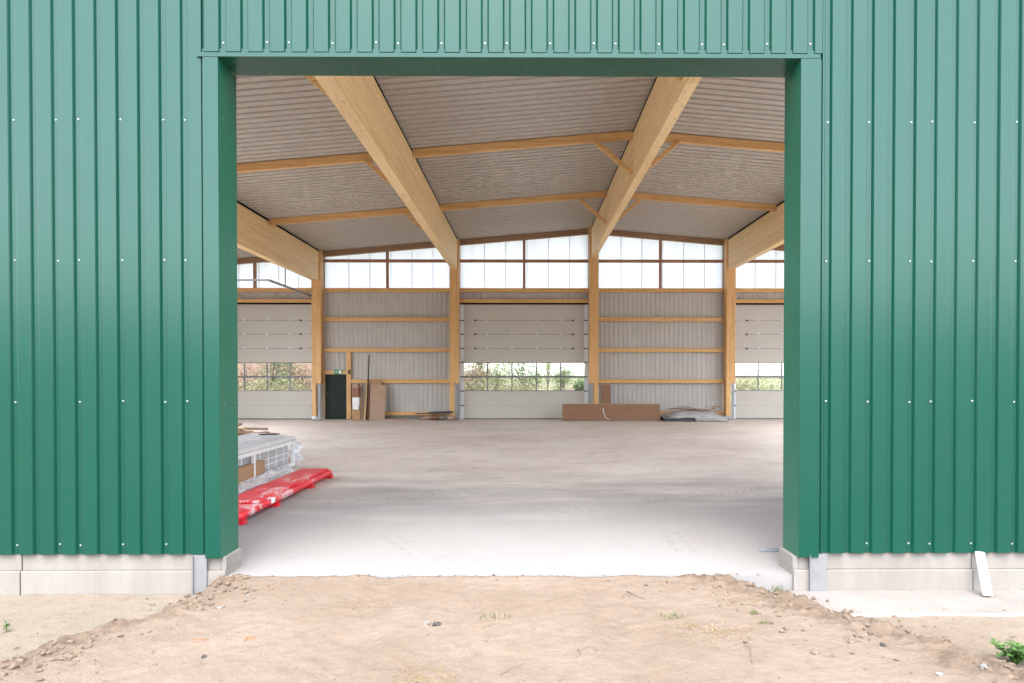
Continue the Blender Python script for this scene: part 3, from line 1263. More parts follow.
def gp(px, py):
    """point on the soil under a pixel"""
    z = 0.0
    for _ in range(6):
        p = P(px, py, z=z)
        z = ground_h(p.x, p.y)[0]
        if p.x > 2.3 and p.y > 5.42:
            z = max(z, -.128)
    p = P(px, py, z=z)
    return p


def stone(name, px, py, r, m, label, cat, seed, flat=.6, grp=None):
    p = gp(px, py)
    mb = MB()
    mb.rock((0, 0, r * flat * .45), r, seed, flat, 0, 2, .5)
    o = mb.build(name, M[m])
    o.location = p
    tag(o, label, cat, grp)
    return o


stone('stone', 427.5, 624, .024, 'stone_w', 'pale stone touching a dark stone in the middle of the ramp', 'stone', 21)
stone('stone', 437, 625, .026, 'stone_d', 'dark stone touching a pale stone in the middle of the ramp', 'stone', 22)
stone('stone', 248, 597, .020, 'stone_w', 'round white stone below the left jamb of the doorway', 'stone', 23)
stone('stone', 220, 608, .024, 'stone_w', 'flat cream stone left of the round white stone', 'stone', 24, .35)
stone('stone', 204, 657, .017, 'stone_d', 'small dark stone below the left brick fragment', 'stone', 25)
stone('stone', 883, 646, .026, 'stone_d', 'dark brown clod right of the curved twig', 'stone', 26, .5)
stone('stone', 983, 668, .027, 'stone_w', 'pale grey stone below the leafy green weed', 'stone', 27)
stone('stone', 939, 675, .022, 'grey_pebble', 'blue grey stone near the lower right edge', 'stone', 28)


def brickbit(px, py, w, d, h, rz, label):
    p = gp(px, py)
    mb = MB()
    rb = random.Random(px)
    vs = []
    for z in (0, h):
        for i in range(9):
            a = 2 * math.pi * i / 9
            k = rb.uniform(.75, 1.15)
            vs.append((w * k * math.cos(a) * (1 if z == 0 else .8), d * k * math.sin(a) * (1 if z == 0 else .75), z * rb.uniform(.7, 1.1) - .004))
    fs = [tuple(range(9))[::-1], tuple(range(9, 18))] + [(i, (i + 1) % 9, 9 + (i + 1) % 9, 9 + i) for i in range(9)]
    mb.add(vs, fs)
    o = mb.build('brick_fragment', M['brick'])
    o.location = p
    o.rotation_euler = (0, 0, rz)
    tag(o, label, 'brick', 'brick fragments on the ramp')


brickbit(199, 640, .052, .022, .012, .1, 'flat orange brick fragment at the foot of the left bank')
brickbit(250, 639, .044, .020, .020, .2, 'raised orange brick fragment with shadowed end, farther from the bank')


def twig(pts, r, label, m='bark'):
    ps = [gp(*q) + Vector((0, 0, .006 + dz)) for q, dz in pts]
    mb = MB()
    loc = ps[0].copy()
    mb.tube([p - loc for p in ps], r, 6, 0, r * .5)
    o = mb.build('twig', M[m], smooth=True)
    o.location = loc
    tag(o, label, 'twig')


twig([((744, 643), 0), ((748, 648), .03), ((751, 656), .02), ((752, 665), 0)], .005, 'curved brown twig standing out of the sand on the right of the ramp')
twig([((627, 592), 0), ((636, 597), .01), ((645, 600), 0)], .004, 'short bent twig near the slab edge, left of the dry straw')
twig([((500, 676), 0), ((512, 671), .01), ((524, 664), 0)], .0022, 'thin crooked twig at the bottom centre of the ramp')
twig([((578, 650), 0), ((580, 655), .012), ((576, 659), 0)], .003, 'tiny hooked twig in the middle of the ramp')


def tuft(px, py, n, h, spread, m, label, cat, seed, flat=.3, grp=None, name='grass_tuft'):
    p = gp(px, py)
    rb = random.Random(seed)
    mb = MB()
    for k in range(n):
        a = rb.uniform(0, 6.28)
        rad = spread * rb.random() ** .7
        b = Vector((rad * math.cos(a), rad * .6 * math.sin(a), 0))
        b.z = ground_h(p.x + b.x, p.y + b.y)[0] - p.z
        a2 = rb.uniform(0, 6.28)
        hh = h * rb.uniform(.4, 1.1)
        lean = Vector((math.cos(a2), math.sin(a2), 0)) * hh * rb.uniform(.3, 1.0) * (1.6 if flat > .5 else .8)
        up = hh * (.18 if flat > .5 else 1)
        w = .0028
        t1 = b + lean * .45 + Vector((0, 0, up * .7))
        t2 = b + lean + Vector((0, 0, up * (.9 if flat < .5 else .3)))
        s = Vector((-math.sin(a2), math.cos(a2), 0)) * w
        mb.add([b - s, b + s, t1 + s * .8, t1 - s * .8, t2], [(0, 1, 2, 3), (3, 2, 4)])
    o = mb.build(name, M[m])
    o.location = p
    tag(o, label, cat, grp)


tuft(494, 618, 26, .05, .13, 'tuft', 'sparse pale grass tuft right of the two touching stones', 'grass tuft', 1)
tuft(671, 618, 26, .055, .09, 'tuft', 'small grass tuft left of the largest straw patch', 'grass tuft', 2)
tuft(361, 603, 55, .08, .22, 'straw', 'scattered dry straw on the left half of the ramp', 'straw', 3, .8, name='straw_patch')
tuft(708, 632, 95, .08, .32, 'straw', 'wide patch of dry straw on the right half of the ramp', 'straw', 4, .8, name='straw_patch')
tuft(420, 678, 70, .08, .22, 'straw', 'patch of dry straw at the bottom edge of the ramp', 'straw', 5, .8, name='straw_patch')
tuft(738, 600, 60, .08, .22, 'straw', 'dry straw beside the slab edge below the right jamb', 'straw', 6, .8, name='straw_patch')
tuft(776, 592, 40, .06, .07, 'tuft', 'green grass tuft at the right corner of the slab', 'grass tuft', 7)
tuft(755, 614, 34, .03, .05, 'tuft', 'low dark tuft on the ramp below the slab corner tuft', 'grass tuft', 8)
tuft(764, 624, 26, .03, .06, 'tuft', 'lowest of the three tufts near the right slab corner', 'grass tuft', 9)


def weed(px, py, h, spread, n, lsize, label, seed):
    p = gp(px, py)
    root = empty('weed', p, label=label, cat='weed')
    rb = random.Random(seed)
    st, lf = MB(), MB()
    for k in range(n):
        a = rb.uniform(0, 6.28)
        tip = Vector((math.cos(a) * spread * rb.random() ** .6, math.sin(a) * spread * .8 * rb.random() ** .6, h * rb.uniform(.35, 1)))
        mid = tip * .5 + Vector((0, 0, h * .12))
        st.tube([(0, 0, -.01), mid, tip], .0022, 5, 0, .0012)
        for q in range(9):
            t = .25 + .75 * q / 8
            c = (mid * (t * 2) if t < .5 else mid + (tip - mid) * (t * 2 - 1))
            a2 = rb.uniform(0, 6.28)
            d = Vector((math.cos(a2), math.sin(a2), rb.uniform(-.1, .6))).normalized()
            s = d.cross(Vector((0, 0, 1))).normalized()
            L = lsize * rb.uniform(.6, 1.15)
            m_ = c + d * L * .5 + Vector((0, 0, L * .12))
            lf.add([c, m_ + s * L * .30, c + d * L, m_ - s * L * .30], [(0, 1, 2, 3)])
    st.build('stem', M['leaf_fresh'], root)
    lf.build('foliage', M['leaf_fresh'], root)


weed(1016, 664, .16, .17, 34, .048, 'leafy bright green weed at the lower right edge of the sand', 5)
weed(6.5, 632, .11, .025, 3, .030, 'single small green sprout in the pale sand on the left', 6)

# white board leaning on the right plinth
mb = MB()
pt0, pt1 = P(983, 555, Y=D1 - .05), gp(987, 594)
mb.bar(Vector((0, 0, 0)), P(979.5, 551, Y=D1 - .055) - P(988, 595, Y=D1 - .22), .080, .018, up=(0, -1, .2))
o = mb.build('white_board', M['board_white'], bevel=.003)
o.location = P(988, 595, Y=D1 - .22)
o.location.z = -.112
tag(o, 'short white board leaning against the right plinth under the cladding', 'board')

# steel angle on the slab by the right jamb
mb = MB()
p = P(780, 551.5, z=0)
mb.box(-.21, .25, -.02, .02, .004, .010)
mb.box(-.21, .25, .016, .02, .0102, .035)
o = mb.build('steel_angle', M['galv'])
o.location = p
tag(o, 'thin grey steel angle lying on the floor at the right jamb', 'steel bar')

# ------------------------------------------------------------------ red package
rx, ry = -3.66, 10.05
pk = empty('wrapped_package', (rx, ry, 0), label='long flat package in red printed film on red feet', cat='package')


def blanket(mb, x0, x1, y0, y1, z0, z1, nx_, ny_, amp, seed, mi=0, rnd=.03):
    """film-wrapped slab: top with wrinkles, rounded top edges"""
    vs, fs = [], []
    secn = [(x0, z0), (x0, z1 - rnd), (x0 + rnd * .4, z1 - rnd * .3), (x0 + rnd, z1)]
    for i in range(1, nx_):
        secn.append((x0 + rnd + (x1 - x0 - 2 * rnd) * i / nx_, z1))
    secn += [(x1 - rnd, z1), (x1 - rnd * .4, z1 - rnd * .3), (x1, z1 - rnd), (x1, z0)]
    n = len(secn)
    for j in range(ny_ + 1):
        y = y0 + (y1 - y0) * j / ny_
        for k, (x, z) in enumerate(secn):
            dz = amp * noise.noise(Vector((x * 5 + seed, y * 3.2, z * 5))) if z > z0 + .01 else 0
            dx = .5 * amp * noise.noise(Vector((x * 5, y * 4 + seed, z * 9)))
            vs.append((x + dx, y, z + dz))
    for j in range(ny_):
        for k in range(n - 1):
            fs.append((j * n + k, j * n + k + 1, (j + 1) * n + k + 1, (j + 1) * n + k))
        fs.append((j * n + n - 1, j * n, (j + 1) * n, (j + 1) * n + n - 1))
    fs.append(tuple(range(n)))
    fs.append(tuple(range(ny_ * n, ny_ * n + n))[::-1])
    mb.add(vs, fs, mi)


mb = MB()
blanket(mb, -.26, .26, -1.90, 1.92, .06, .135, 8, 60, .003, 1, 0, .012)
mb.build('wrapping', M['red'], pk, smooth=True)
mb = MB()
blanket(mb, -.265, .20, -1.25, 1.86, .138, .166, 8, 50, .003, 4, 0, .006)
mb.build('lid_sheet', M['red'], pk, smooth=True)
for fy in (-1.86, -.74, .78, 1.82):
    mb = MB()
    mb.box(-.22, .285, fy - .06, fy + .06, .0, .058)
    mb.build('foot', M['red_plain'], pk, bevel=.006)
mb = MB()
mb.box(-.23, .20, -1.94, -1.905, .062, .085)
mb.box(-.23, .20, -1.94, -1.905, .105, .128)
mb.box(-.02, .20, -1.935, -1.905, .0855, .1045)
mb.build('end_board', M['timber'], pk)
mb = MB()
mb.box(.18, .272, -.98, -.86, .14, .149)
mb.box(.2665, .274, -.98, -.86, .085, .1395)
mb.build('sticker', M['white_pl'], pk)

# ------------------------------------------------------------------ crate of panes with profiles on top
cx0, cx1, cy0, cy1 = -5.45, -4.54, 9.6, 13.3
ccx, ccy = (cx0 + cx1) / 2, (cy0 + cy1) / 2
W2, L2 = (cx1 - cx0) / 2, (cy1 - cy0) / 2
cr = empty('glazing_crate', (ccx, ccy, 0), label='white framed crate of window units under a bundle of aluminium profiles', cat='crate')
mb = MB()
for sx in (-1, 1):
    for yy in (-L2 + .03, -.1, L2 - .03):
        mb.box(sx * W2 - .03, sx * W2 + .03, yy - .03, yy + .03, .10, .465)
    mb.box(sx * W2 - .031, sx * W2 + .031, -L2, L2, .4655, .525)
    mb.box(sx * W2 - .031, sx * W2 + .031, -L2, L2, .04, .0995)
for yy in (-L2 + .04, L2 - .04):
    mb.box(-W2 + .032, W2 - .032, yy - .03, yy + .03, .468, .522)
    mb.box(-W2 + .032, W2 - .032, yy - .03, yy + .03, .045, .098)
mb.build('frame', M['white_pl'], cr, bevel=.004)
for k in range(3):
    mb = MB()
    x = W2 - .10 - k * .12
    mb.box(x - .03, x + .03, -L2 + .12, L2 - .12, .101, .455, 0)
    for q in range(9):
        yy = -L2 + .3 + q * .38
        mb.box(x + .0305, x + .036, yy - .015, yy + .015, .11, .45, 1)
    for z in (.2, .3):
        mb.box(x + .0305, x + .035, -L2 + .13, L2 - .13, z - .006, z + .006, 1)
    mb.build('window_unit', [M['unit_grey'], M['white_pl']], cr)
mb = MB()
mb.box(W2 - .058, W2 + .02, -L2 + .5, -L2 + 2.2, .105, .33)
mb.build('cardboard_sleeve', M['cardboard'], cr)
mb = MB()
vs, fs = [], []
nn = 40
for j in range(nn + 1):
    yy = -L2 + .1 + (2 * L2 - .6) * j / nn
    zt = .11 + .04 * noise.noise(Vector((yy * 1.3, 1, 4)))
    for k, (dx, z) in enumerate(((.045, zt), (.075, zt * .6), (.13, .05), (.22, .012))):
        vs.append((W2 + dx + .03 * noise.noise(Vector((yy * 2.5, k * .4, 2))), yy, max(.006, z + .02 * noise.noise(Vector((yy * 3, k * .7, 9))))))
for j in range(nn):
    for k in range(3):
        fs.append((j * 4 + k, j * 4 + k + 1, (j + 1) * 4 + k + 1, (j + 1) * 4 + k))
mb.add(vs, fs)
o = mb.build('plastic_film', M['film'], cr, smooth=True)
so = o.modifiers.new('thick', 'SOLIDIFY')
so.thickness = .003
mb = MB()
for yy in (-1.3, 0, 1.4):
    mb.box(-W2 - .02, W2 + .10, yy - .05, yy + .05, .0, .039)
mb.build('bearer', M['timber'], cr)

pb = empty('profile_bundle', (ccx, ccy + .1, .525), label='bundle of long silver aluminium profiles lying on the white crate', cat='profiles')
rb = random.Random(4)
for k in range(7):
    mb = MB()
    x = -.40 + .13 * k
    z = .004 if k % 2 else .0045
    y1 = L2 + rb.uniform(-.25, .08)
    w, h = .050, .075 + .02 * (k % 3)
    # U-shaped profile
    mb.box(x - w, x + w, -L2, y1, z, z + .006)
    mb.box(x - w, x - w + .006, -L2, y1, z + .0065, z + h)
    mb.box(x + w - .006, x + w, -L2, y1, z + .0065, z + h)
    mb.box(x - w + .02, x + w - .02, -L2, y1 - .01, z + .0065, z + h * .7)
    mb.build('profile', M['alu'], pb)
for k in range(3):
    mb = MB()
    x = -.25 + .22 * k
    mb.box(x - .08, x + .08, -L2 + .2, L2 - .15 - .12 * k, .103, .103 + .035)
    mb.box(x - .06, x + .06, -L2 + .2, L2 - .16 - .12 * k, .1385, .150)
    mb.build('profile', M['alu'], pb, bevel=.004)
mb = MB()
mb.box(-.02, .30, L2 - .62, L2 - .45, .1505, .156)
mb.build('dark_cap', M['black'], pb)
mb = MB()
mb.box(.02, .46, L2 + .085, L2 + .16, -.06, .0)
mb.build('end_block', M['timber'], pb)
tag(pb)
mb = MB()
for k in range(9):
    a = random.Random(k)
    mb.rock((W2 + .03 + a.uniform(-.05, .05), L2 + .08 + a.uniform(-.03, .05), .14 + .042 * k), .085, 900 + k, .55, 0, 3, .22)
o = mb.build('film_bundle', M['film'], cr, smooth=True)

# offcuts behind the crate
oc = empty('offcut_pile', (-5.95, 14.35, 0), label='heap of wooden offcuts in a low timber box behind the profile bundle', cat='offcuts')
mb = MB()
for yy in (-.5, .5):
    for z in (.06, .20, .34):
        mb.box(-.6, .7, yy - .012, yy + .012, z, z + .115)
for xx in (-.6, .7):
    for z in (.06, .20, .34):
        mb.box(xx - .012, xx + .012, -.486, .486, z + .003, z + .118)
for xx in (-.55, .64):
    for yy in (-.45, .45):
        mb.box(xx - .03, xx + .03, yy - .03, yy + .03, 0, .44)
mb.box(-.585, .685, -.486, .486, .38, .40)
mb.build('timber_box', M['cardboard'], oc)
for k in range(13):
    mb = MB()
    a = rb.uniform(0, 3.14)
    c = Vector((rb.uniform(-.35, .45), rb.uniform(-.3, .3), .46 + .020 * k))
    L = rb.uniform(.35, .7)
    dv = Vector((math.cos(a), math.sin(a), rb.uniform(-.2, .2))) * L / 2
    mb.bar(c - dv, c + dv, rb.uniform(.08, .18), .05)
    mb.build('offcut', M['pale_board'] if k % 3 else M['timber'], oc)

# ------------------------------------------------------------------ things along the rear wall


def wx(px, Y):
    return P(px, 400, Y=Y).x


def hz(py, Y):
    return P(527, py, Y=Y).z


# long brown board on edge
Yb = 26.9
x0, x1 = wx(562.5, Yb), wx(660, Yb)
root = empty('brown_board', ((x0 + x1) / 2, Yb, 0), label='long dark brown board standing on its long edge before the rear wall', cat='board')
w = (x1 - x0) / 2
zt = hz(403.8, Yb)
mb = MB()
tilt = Matrix.Rotation(R(-6), 4, 'X')
mb.box(-w, w, -.03, .03, .002, zt, 0, tilt)
mb.build('board', M['brown_board'], root, bevel=.006)
mb = MB()
for xx in (-w + .005, w - .005):
    mb.box(xx - .012, xx + .012, -.036, .036, .003, zt + .004, 0, tilt)
mb.box(-w + .02, w - .02, -.034, .034, zt - .02, zt + .005, 0, tilt)
mb.build('edge_strip', M['cardboard'], root)
mb = MB()
xs_ = wx(603, Yb) - (x0 + x1) / 2
mb.tube([tilt @ Vector(q) for q in ((xs_, -.04, zt * .72), (xs_ + .03, -.045, zt * .45), (xs_ + .10, -.05, zt * .2), (xs_ + .22, -.06, .05))], .014, 6)
mb.build('loose_strap', M['white_pl'], root, smooth=True)

Yb = 27.3
x0, x1 = wx(601.5, Yb), wx(611, Yb)
mb = MB()
mb.box(-(x1 - x0) / 2, (x1 - x0) / 2, -.025, .025, .003, hz(384.5, Yb), 0, Matrix.Rotation(R(-9), 4, 'X'))
o = mb.build('upright_board', M['brown_board'], bevel=.005)
o.location = ((x0 + x1) / 2, Yb, 0)
tag(o, 'narrow brown board standing upright behind the long board', 'board')

# pile of sheets under plastic, right bay
Yb = 26.9
x0, x1 = wx(661, Yb), wx(724.5, Yb)
pc = (x0 + x1) / 2
pw = (x1 - x0) / 2
pile = empty('material_pile', (pc, Yb, 0), label='low pile of grey sheets and brown scraps beside the long brown board', cat='pile')
mb = MB()
mb.box(-pw + .1, pw - .9, -.45, .45, .0, .20)
mb.build('dark_base', M['dark_metal'], pile)
mb = MB()
vs, fs = [], []
nx_, ny_ = 50, 14
for j in range(ny_ + 1):
    for i in range(nx_ + 1):
        x = -pw + 2 * pw * i / nx_
        y = -.55 + 1.1 * j / ny_
        e = sstep(0, .32, (x + pw) / (2 * pw)) * sstep(0, .25, (pw - x) / (2 * pw))
        z = .20 + .20 * e + .045 * fbm(x * 2, y * 2, 1.6)
        edge = min(1, j / 2.5, (ny_ - j) / 2.5)
        z = z * (.45 + .55 * edge) if j else .16 + .05 * fbm(x, 0, 3) if x < 0 else .02
        if j == ny_:
            z = .02
        if i == nx_:
            z = .02
        vs.append((x, y, max(.02, z)))
for j in range(ny_):
    for i in range(nx_):
        fs.append((j * (nx_ + 1) + i, j * (nx_ + 1) + i + 1, (j + 1) * (nx_ + 1) + i + 1, (j + 1) * (nx_ + 1) + i))
mb.add(vs, fs)
o = mb.build('plastic_cover', M['tarp'], pile, smooth=True)
so = o.modifiers.new('thick', 'SOLIDIFY')
so.thickness = .008
so.offset = 1
rb = random.Random(9)
for k in range(16):
    mb = MB()
    c = Vector((rb.uniform(-.75, 1.0), rb.uniform(-.2, .35), rb.uniform(.44, .50) + .02 * (k % 5)))
    a = rb.gauss(0, .5)
    L = rb.uniform(.25, .75)
    dv = Vector((math.cos(a), math.sin(a) * .5, rb.uniform(-.10, .10))) * L / 2
    mb.bar(c - dv, c + dv, rb.uniform(.06, .16), rb.uniform(.02, .06))
    mb.build('scrap', [M['brown_board'], M['pale_board'], M['tarp']][k % 3], pile)

# boards along the foot of the left bay
Yb = 27.3
x0, x1 = wx(420, Yb), wx(452, Yb)
pile = empty('sack_row', ((x0 + x1) / 2, Yb, 0), label='low row of beige sacks and dark planks at the foot of the rear wall', cat='sacks')
pw = (x1 - x0) / 2
for k in range(4):
    mb = MB()
    mb.rock((-pw + .25 + k * .33, rb.uniform(-.1, .05), .11), .19, 70 + k, .55, 0, 2, .35)
    mb.build('sack', [M['pale_board'], M['brown_board'], M['stone_w'], M['pale_board']][k], pile, smooth=True)
mb = MB()
mb.bar((-pw - .2, .15, .26), (pw, .12, .30), .16, .04)
mb.bar((-pw + .35, .18, .31), (pw + .02, .14, .345), .12, .035)
mb.build('plank', M['dark_metal'], pile)
mb = MB()
mb.box(-.9, .0, -.15, -.02, 0, .05)
o = mb.build('floor_plank', M['pale_board'])
o.location = (wx(408, 27.4), 27.35, 0)
tag(o, 'short pale plank lying on the floor left of the sack row', 'plank')

# leaning boards and poles beside the escape door
Yb = 27.35
x0, x1 = wx(369.5, Yb), wx(384.8, Yb)
mb = MB()
mb.box(-(x1 - x0) / 2, (x1 - x0) / 2, -.03, .03, .003, hz(385.2, Yb) + .02, 0, Matrix.Rotation(R(-8), 4, 'X'))
o = mb.build('tan_panel', M['pale_board'], bevel=.004)
o.location = ((x0 + x1) / 2, Yb, 0)
tag(o, 'wide tan panel leaning on the rear wall right of the escape door', 'panel')
mb = MB()
w = .29
mb.box(-w, w, -.02, .02, .003, 1.62, 0, Matrix.Rotation(R(-6.5), 4, 'X'))
o = mb.build('cardboard_sheet', M['cardboard'], bevel=.004)
o.location = (wx(373.5, 27.5), 27.52, 0)
tag(o, 'taller cardboard panel showing above the wide tan panel', 'panel')
mb = MB()
mb.tube([(0, 0, .01), (.02, .38, 2.62)], .024, 8)
o = mb.build('black_pole', M['black'], smooth=True)
o.location = (wx(366.6, 27.3), 27.3, 0)
tag(o, 'tall black pole leaning on the rear wall beside the tan panel', 'pole')
for k, (px, top_, m, w_, lab) in enumerate(((361.5, 386, 'pale_board', .10, 'pale timber leaning next to the stacked cartons'),
                                           (364.3, 383, 'timber', .09, 'yellow timber leaning between pale timber and black pole'),
                                           (368.2, 384, 'brown_board', .08, 'dark timber leaning between black pole and tan panel'))):
    mb = MB()
    mb.box(-w_ / 2, w_ / 2, -.03, .03, .003, hz(top_, 27.4), 0, Matrix.Rotation(R(-9), 4, 'X') @ Matrix.Rotation(R((-3, 2, -2)[k]), 4, 'Y'))
    o = mb.build('leaning_timber', M[m])
    o.location = (wx(px, 27.4), 27.42 + .0 * k, 0)
    tag(o, lab, 'timber', 'timbers leaning by the escape door')


def carton(px0, px1, py0, py1, m, label, Y=27.3, dep=.34, z0=None):
    xa, xb = wx(px0, Y), wx(px1, Y)
    za = max(0, hz(py1, Y)) if z0 is None else z0
    zb = hz(py0, Y)
    root = empty('carton', ((xa + xb) / 2, Y + dep / 2, za), label=label, cat='carton', group='cartons stacked beside the escape door')
    w = (xb - xa) / 2
    h = zb - za
    mb = MB()
    mb.box(-w, w, -dep / 2, dep / 2, .001, h - .004)
    mb.build('body', M[m], root, bevel=.004)
    mb = MB()
    mb.box(-w * .98, -.004, -dep / 2 + .004, dep / 2 - .004, h - .0035, h + .003)
    mb.box(.004, w * .98, -dep / 2 + .004, dep / 2 - .004, h - .0035, h + .003)
    mb.build('flap', M[m], root)
    return zb + .004


z = carton(352.0, 359.8, 409.5, 420, 'cardboard', 'brown carton at the bottom of the stack by the escape door')
z = carton(352.6, 358.4, 404.8, 408.4, 'white_pl', 'small white carton on top of the bottom brown carton', z0=z)
z = carton(352.3, 359.0, 397.4, 403.6, 'white_pl', 'larger white carton in the middle of the stack by the escape door', z0=z)
z = carton(352.3, 358.6, 388.0, 396.6, 'red_tin', 'dull reddish brown carton under the topmost carton', z0=z)
z = carton(352.3, 358.2, 384.2, 385.8, 'pale_board', 'flat grey topmost carton of the stack by the escape door', z0=z)

# switch box, exit sign, floodlight
mb = MB()
mb.box(-.05, .05, -.05, 0, -.09, .09)
mb.box(-.03, .03, -.062, -.0505, -.05, .05)
o = mb.build('switch_box', M['dark_metal'], bevel=.005)
p = P(352.9, 372, Y=YG - .075)
o.location = (P(349.4, 372, Y=YG).x + .02, YG - .071, p.z)
tag(o, 'small black switch box on the door post above the carton stack', 'switch')

p = P(338.3, 371.9, Y=YG - .08)
es = empty('exit_sign', (p.x, YG - .072, p.z - .07), label='small green exit sign over the dark green escape door', cat='sign')
mb = MB()
mb.box(-.17, .17, -.03, 0, -.02, .16)
mb.build('panel', M['exit'], es, bevel=.004)
mb = MB()
mb.box(.03, .13, -.034, -.0305, .0, .135)                    # doorway symbol
mb.bar((-.13, -.0325, .07), (-.05, -.0325, .07), .003, .018)   # arrow
mb.add([(-.05, -.0325, .04), (-.05, -.0325, .10), (-.015, -.0325, .07)], [(0, 1, 2)])
mb.build('pictogram', M['white_pl'], es)

fx = BX[2] - .12
fp = empty('floodlight', (fx, 21.0, zroof(BX[2]) - .075 - .42), label='small dark floodlight on the left glulam beam', cat='lamp')
mb = MB()
mb.box(-.22, -.06, -.10, .10, -.10, .12)
mb.build('housing', M['dark_metal'], fp, bevel=.01)
mb = MB()
mb.box(-.20, -.08, -.112, -.1005, -.08, .10)
mb.build('lens', M['alu'], fp)
mb = MB()
mb.box(-.06, -.002, -.03, .03, -.16, -.02)
mb.box(-.13, -.11, -.02, .02, -.22, -.101)
mb.build('bracket', M['galv'], fp)

# ------------------------------------------------------------------ landscape behind


def sheet(name, x0, x1, y0, y1, z, m, label, amp=0, n=40):
    mb = MB()
    vs = []
    for j in range(n + 1):
        for i in range(n + 1):
            x, y = x0 + (x1 - x0) * i / n, y0 + (y1 - y0) * j / n
            vs.append((x, y, z + amp * fbm(x, y, .05)))
    mb.add(vs, [(j * (n + 1) + i, j * (n + 1) + i + 1, (j + 1) * (n + 1) + i + 1, (j + 1) * (n + 1) + i) for j in range(n) for i in range(n)])
    o = mb.build(name, m, smooth=True)
    tag(o, label, None, None, 'structure')
    return o


sheet('field', 12, 200, 44, 320, -.08, M['field'], 'dry grass field beyond the hall')
# earth bank
mb = MB()
vs, fs = [], []
nx_, ny_ = 90, 16
for j in range(ny_ + 1):
    for i in range(nx_ + 1):
        x = -60 + 65 * i / nx_
        y = 52 + 12 * j / ny_
        e = sstep(0, .3, j / ny_) * sstep(1, .6, j / ny_)
        t = sstep(-9, -17, x)
        vs.append((x, y, -.3 + e * (.5 + 3.1 * t + .8 * fbm(x, y, .25, 5))))
for j in range(ny_):
    for i in range(nx_):
        fs.append((j * (nx_ + 1) + i, j * (nx_ + 1) + i + 1, (j + 1) * (nx_ + 1) + i + 1, (j + 1) * (nx_ + 1) + i))
mb.add(vs, fs)
o = mb.build('terrain', M['bank'], smooth=True)
tag(o, 'bare brown earth bank behind the hall', None, None, 'structure')


def tree(name, px, Y, h, w, leafm, label, cat, seed, trunk=.25, n=1900, ls=.13, bark='bark', grp=None):
    x = wx(px, Y)
    rb = random.Random(seed)
    root = empty(name, (x, Y, -.12), label=label, cat=cat, group=grp)
    tb = MB()
    th = h * trunk
    tr = max(.04, h * .018)
    top_ = Vector((rb.uniform(-.1, .1) * h * .3, 0, h * .8))
    tb.tube([(0, 0, -.1), (rb.uniform(-.05, .05), 0, th), top_ * .75, top_], tr, 7, 0, tr * .3)
    lobes = []
    for k in range(9):
        a = rb.uniform(0, 6.28)
        rr_ = w * .5 * rb.uniform(.15, .75)
        zc = th + (h - th) * rb.uniform(.15, .85)
        c = Vector((rr_ * math.cos(a), rr_ * math.sin(a), zc))
        lobes.append((c, w * rb.uniform(.16, .30)))
        tb.tube([(0, 0, max(.05, zc * .5)), c * .6 + Vector((0, 0, zc * .28)), c], tr * .5, 5, 0, tr * .15)
    tb.build('trunk', M[bark], root, smooth=True)
    lb = MB()
    for k in range(n):
        c, r = lobes[rb.randrange(len(lobes))]
        d = Vector((rb.gauss(0, 1), rb.gauss(0, 1), rb.gauss(0, 1))).normalized() * r * rb.uniform(.45, 1.15)
        p = c + d
        p.z = max(.05, p.z)
        a = Vector((rb.gauss(0, 1), rb.gauss(0, 1), rb.gauss(0, .6))).normalized()
        b = a.cross(Vector((rb.gauss(0, 1), rb.gauss(0, 1), rb.gauss(0, 1)))).normalized()
        L = ls * rb.uniform(.6, 1.4)
        lb.add([p, p + a * L * .5 + b * L * .28, p + a * L, p + a * L * .5 - b * L * .28], [(0, 1, 2, 3)])
    lb.build('crown', M[leafm], root)


# through the left door
tree('bush', 248, 41, 2.9, 3.0, 'leaf_brown', 'brown twiggy bush behind the left edge of the left door window', 'bush', 31, .1)
tree('bush', 272, 40, 3.6, 2.6, 'leaf_green', 'green bush in the middle of the left door window', 'bush', 32, .1)
tree('bush', 299, 42, 2.8, 2.8, 'leaf_brown', 'brown twiggy bush at the right end of the left door window', 'bush', 33, .1)
tree('bush', 256, 35, 1.35, 3.2, 'leaf_yellow', 'low dry yellow bush under the left brown bush', 'bush', 34, .05)
tree('bush', 291, 35, 1.40, 3.2, 'leaf_yellow', 'low dry yellow bush under the right brown bush', 'bush', 35, .05)
# through the middle door
tree('tree', 469, 39, 4.0, 2.6, 'leaf_brown', 'brown bush with pale trunk at the left end of the middle door window', 'tree', 36, .2, bark='bark_pale')
tree('tree', 481, 43, 5.0, 2.4, 'leaf_green', 'dark green tree next to the brown bush in the middle door window', 'tree', 37, .2)
tree('bush', 497, 41, 3.2, 3.0, 'leaf_pale', 'pale bush left of centre in the middle door window', 'bush', 38, .08)
tree('bush', 523, 43, 3.4, 3.2, 'leaf_green', 'round green bush at the centre of the middle door window', 'bush', 39, .08)
tree('bush', 474, 34.5, 1.3, 2.4, 'leaf_yellow', 'low yellow bush at the left foot of the middle door window', 'bush', 40, .05)
tree('bush', 512, 35, 1.2, 3.4, 'leaf_yellow', 'low yellow bush at the centre foot of the middle door window', 'bush', 41, .05)
tree('tree', 548, 62, 5.0, 3.2, 'leaf_pale', 'small pale tree right of the round green bush', 'tree', 42, .2)
tree('bush', 563, 58, 2.9, 2.2, 'leaf_green', 'green bush before the sky in the middle door window', 'bush', 43, .1)
tree('bush', 579, 46, 2.3, 1.3, 'leaf_green', 'narrow dark green bush at the right end of the middle door window', 'bush', 44, .1)
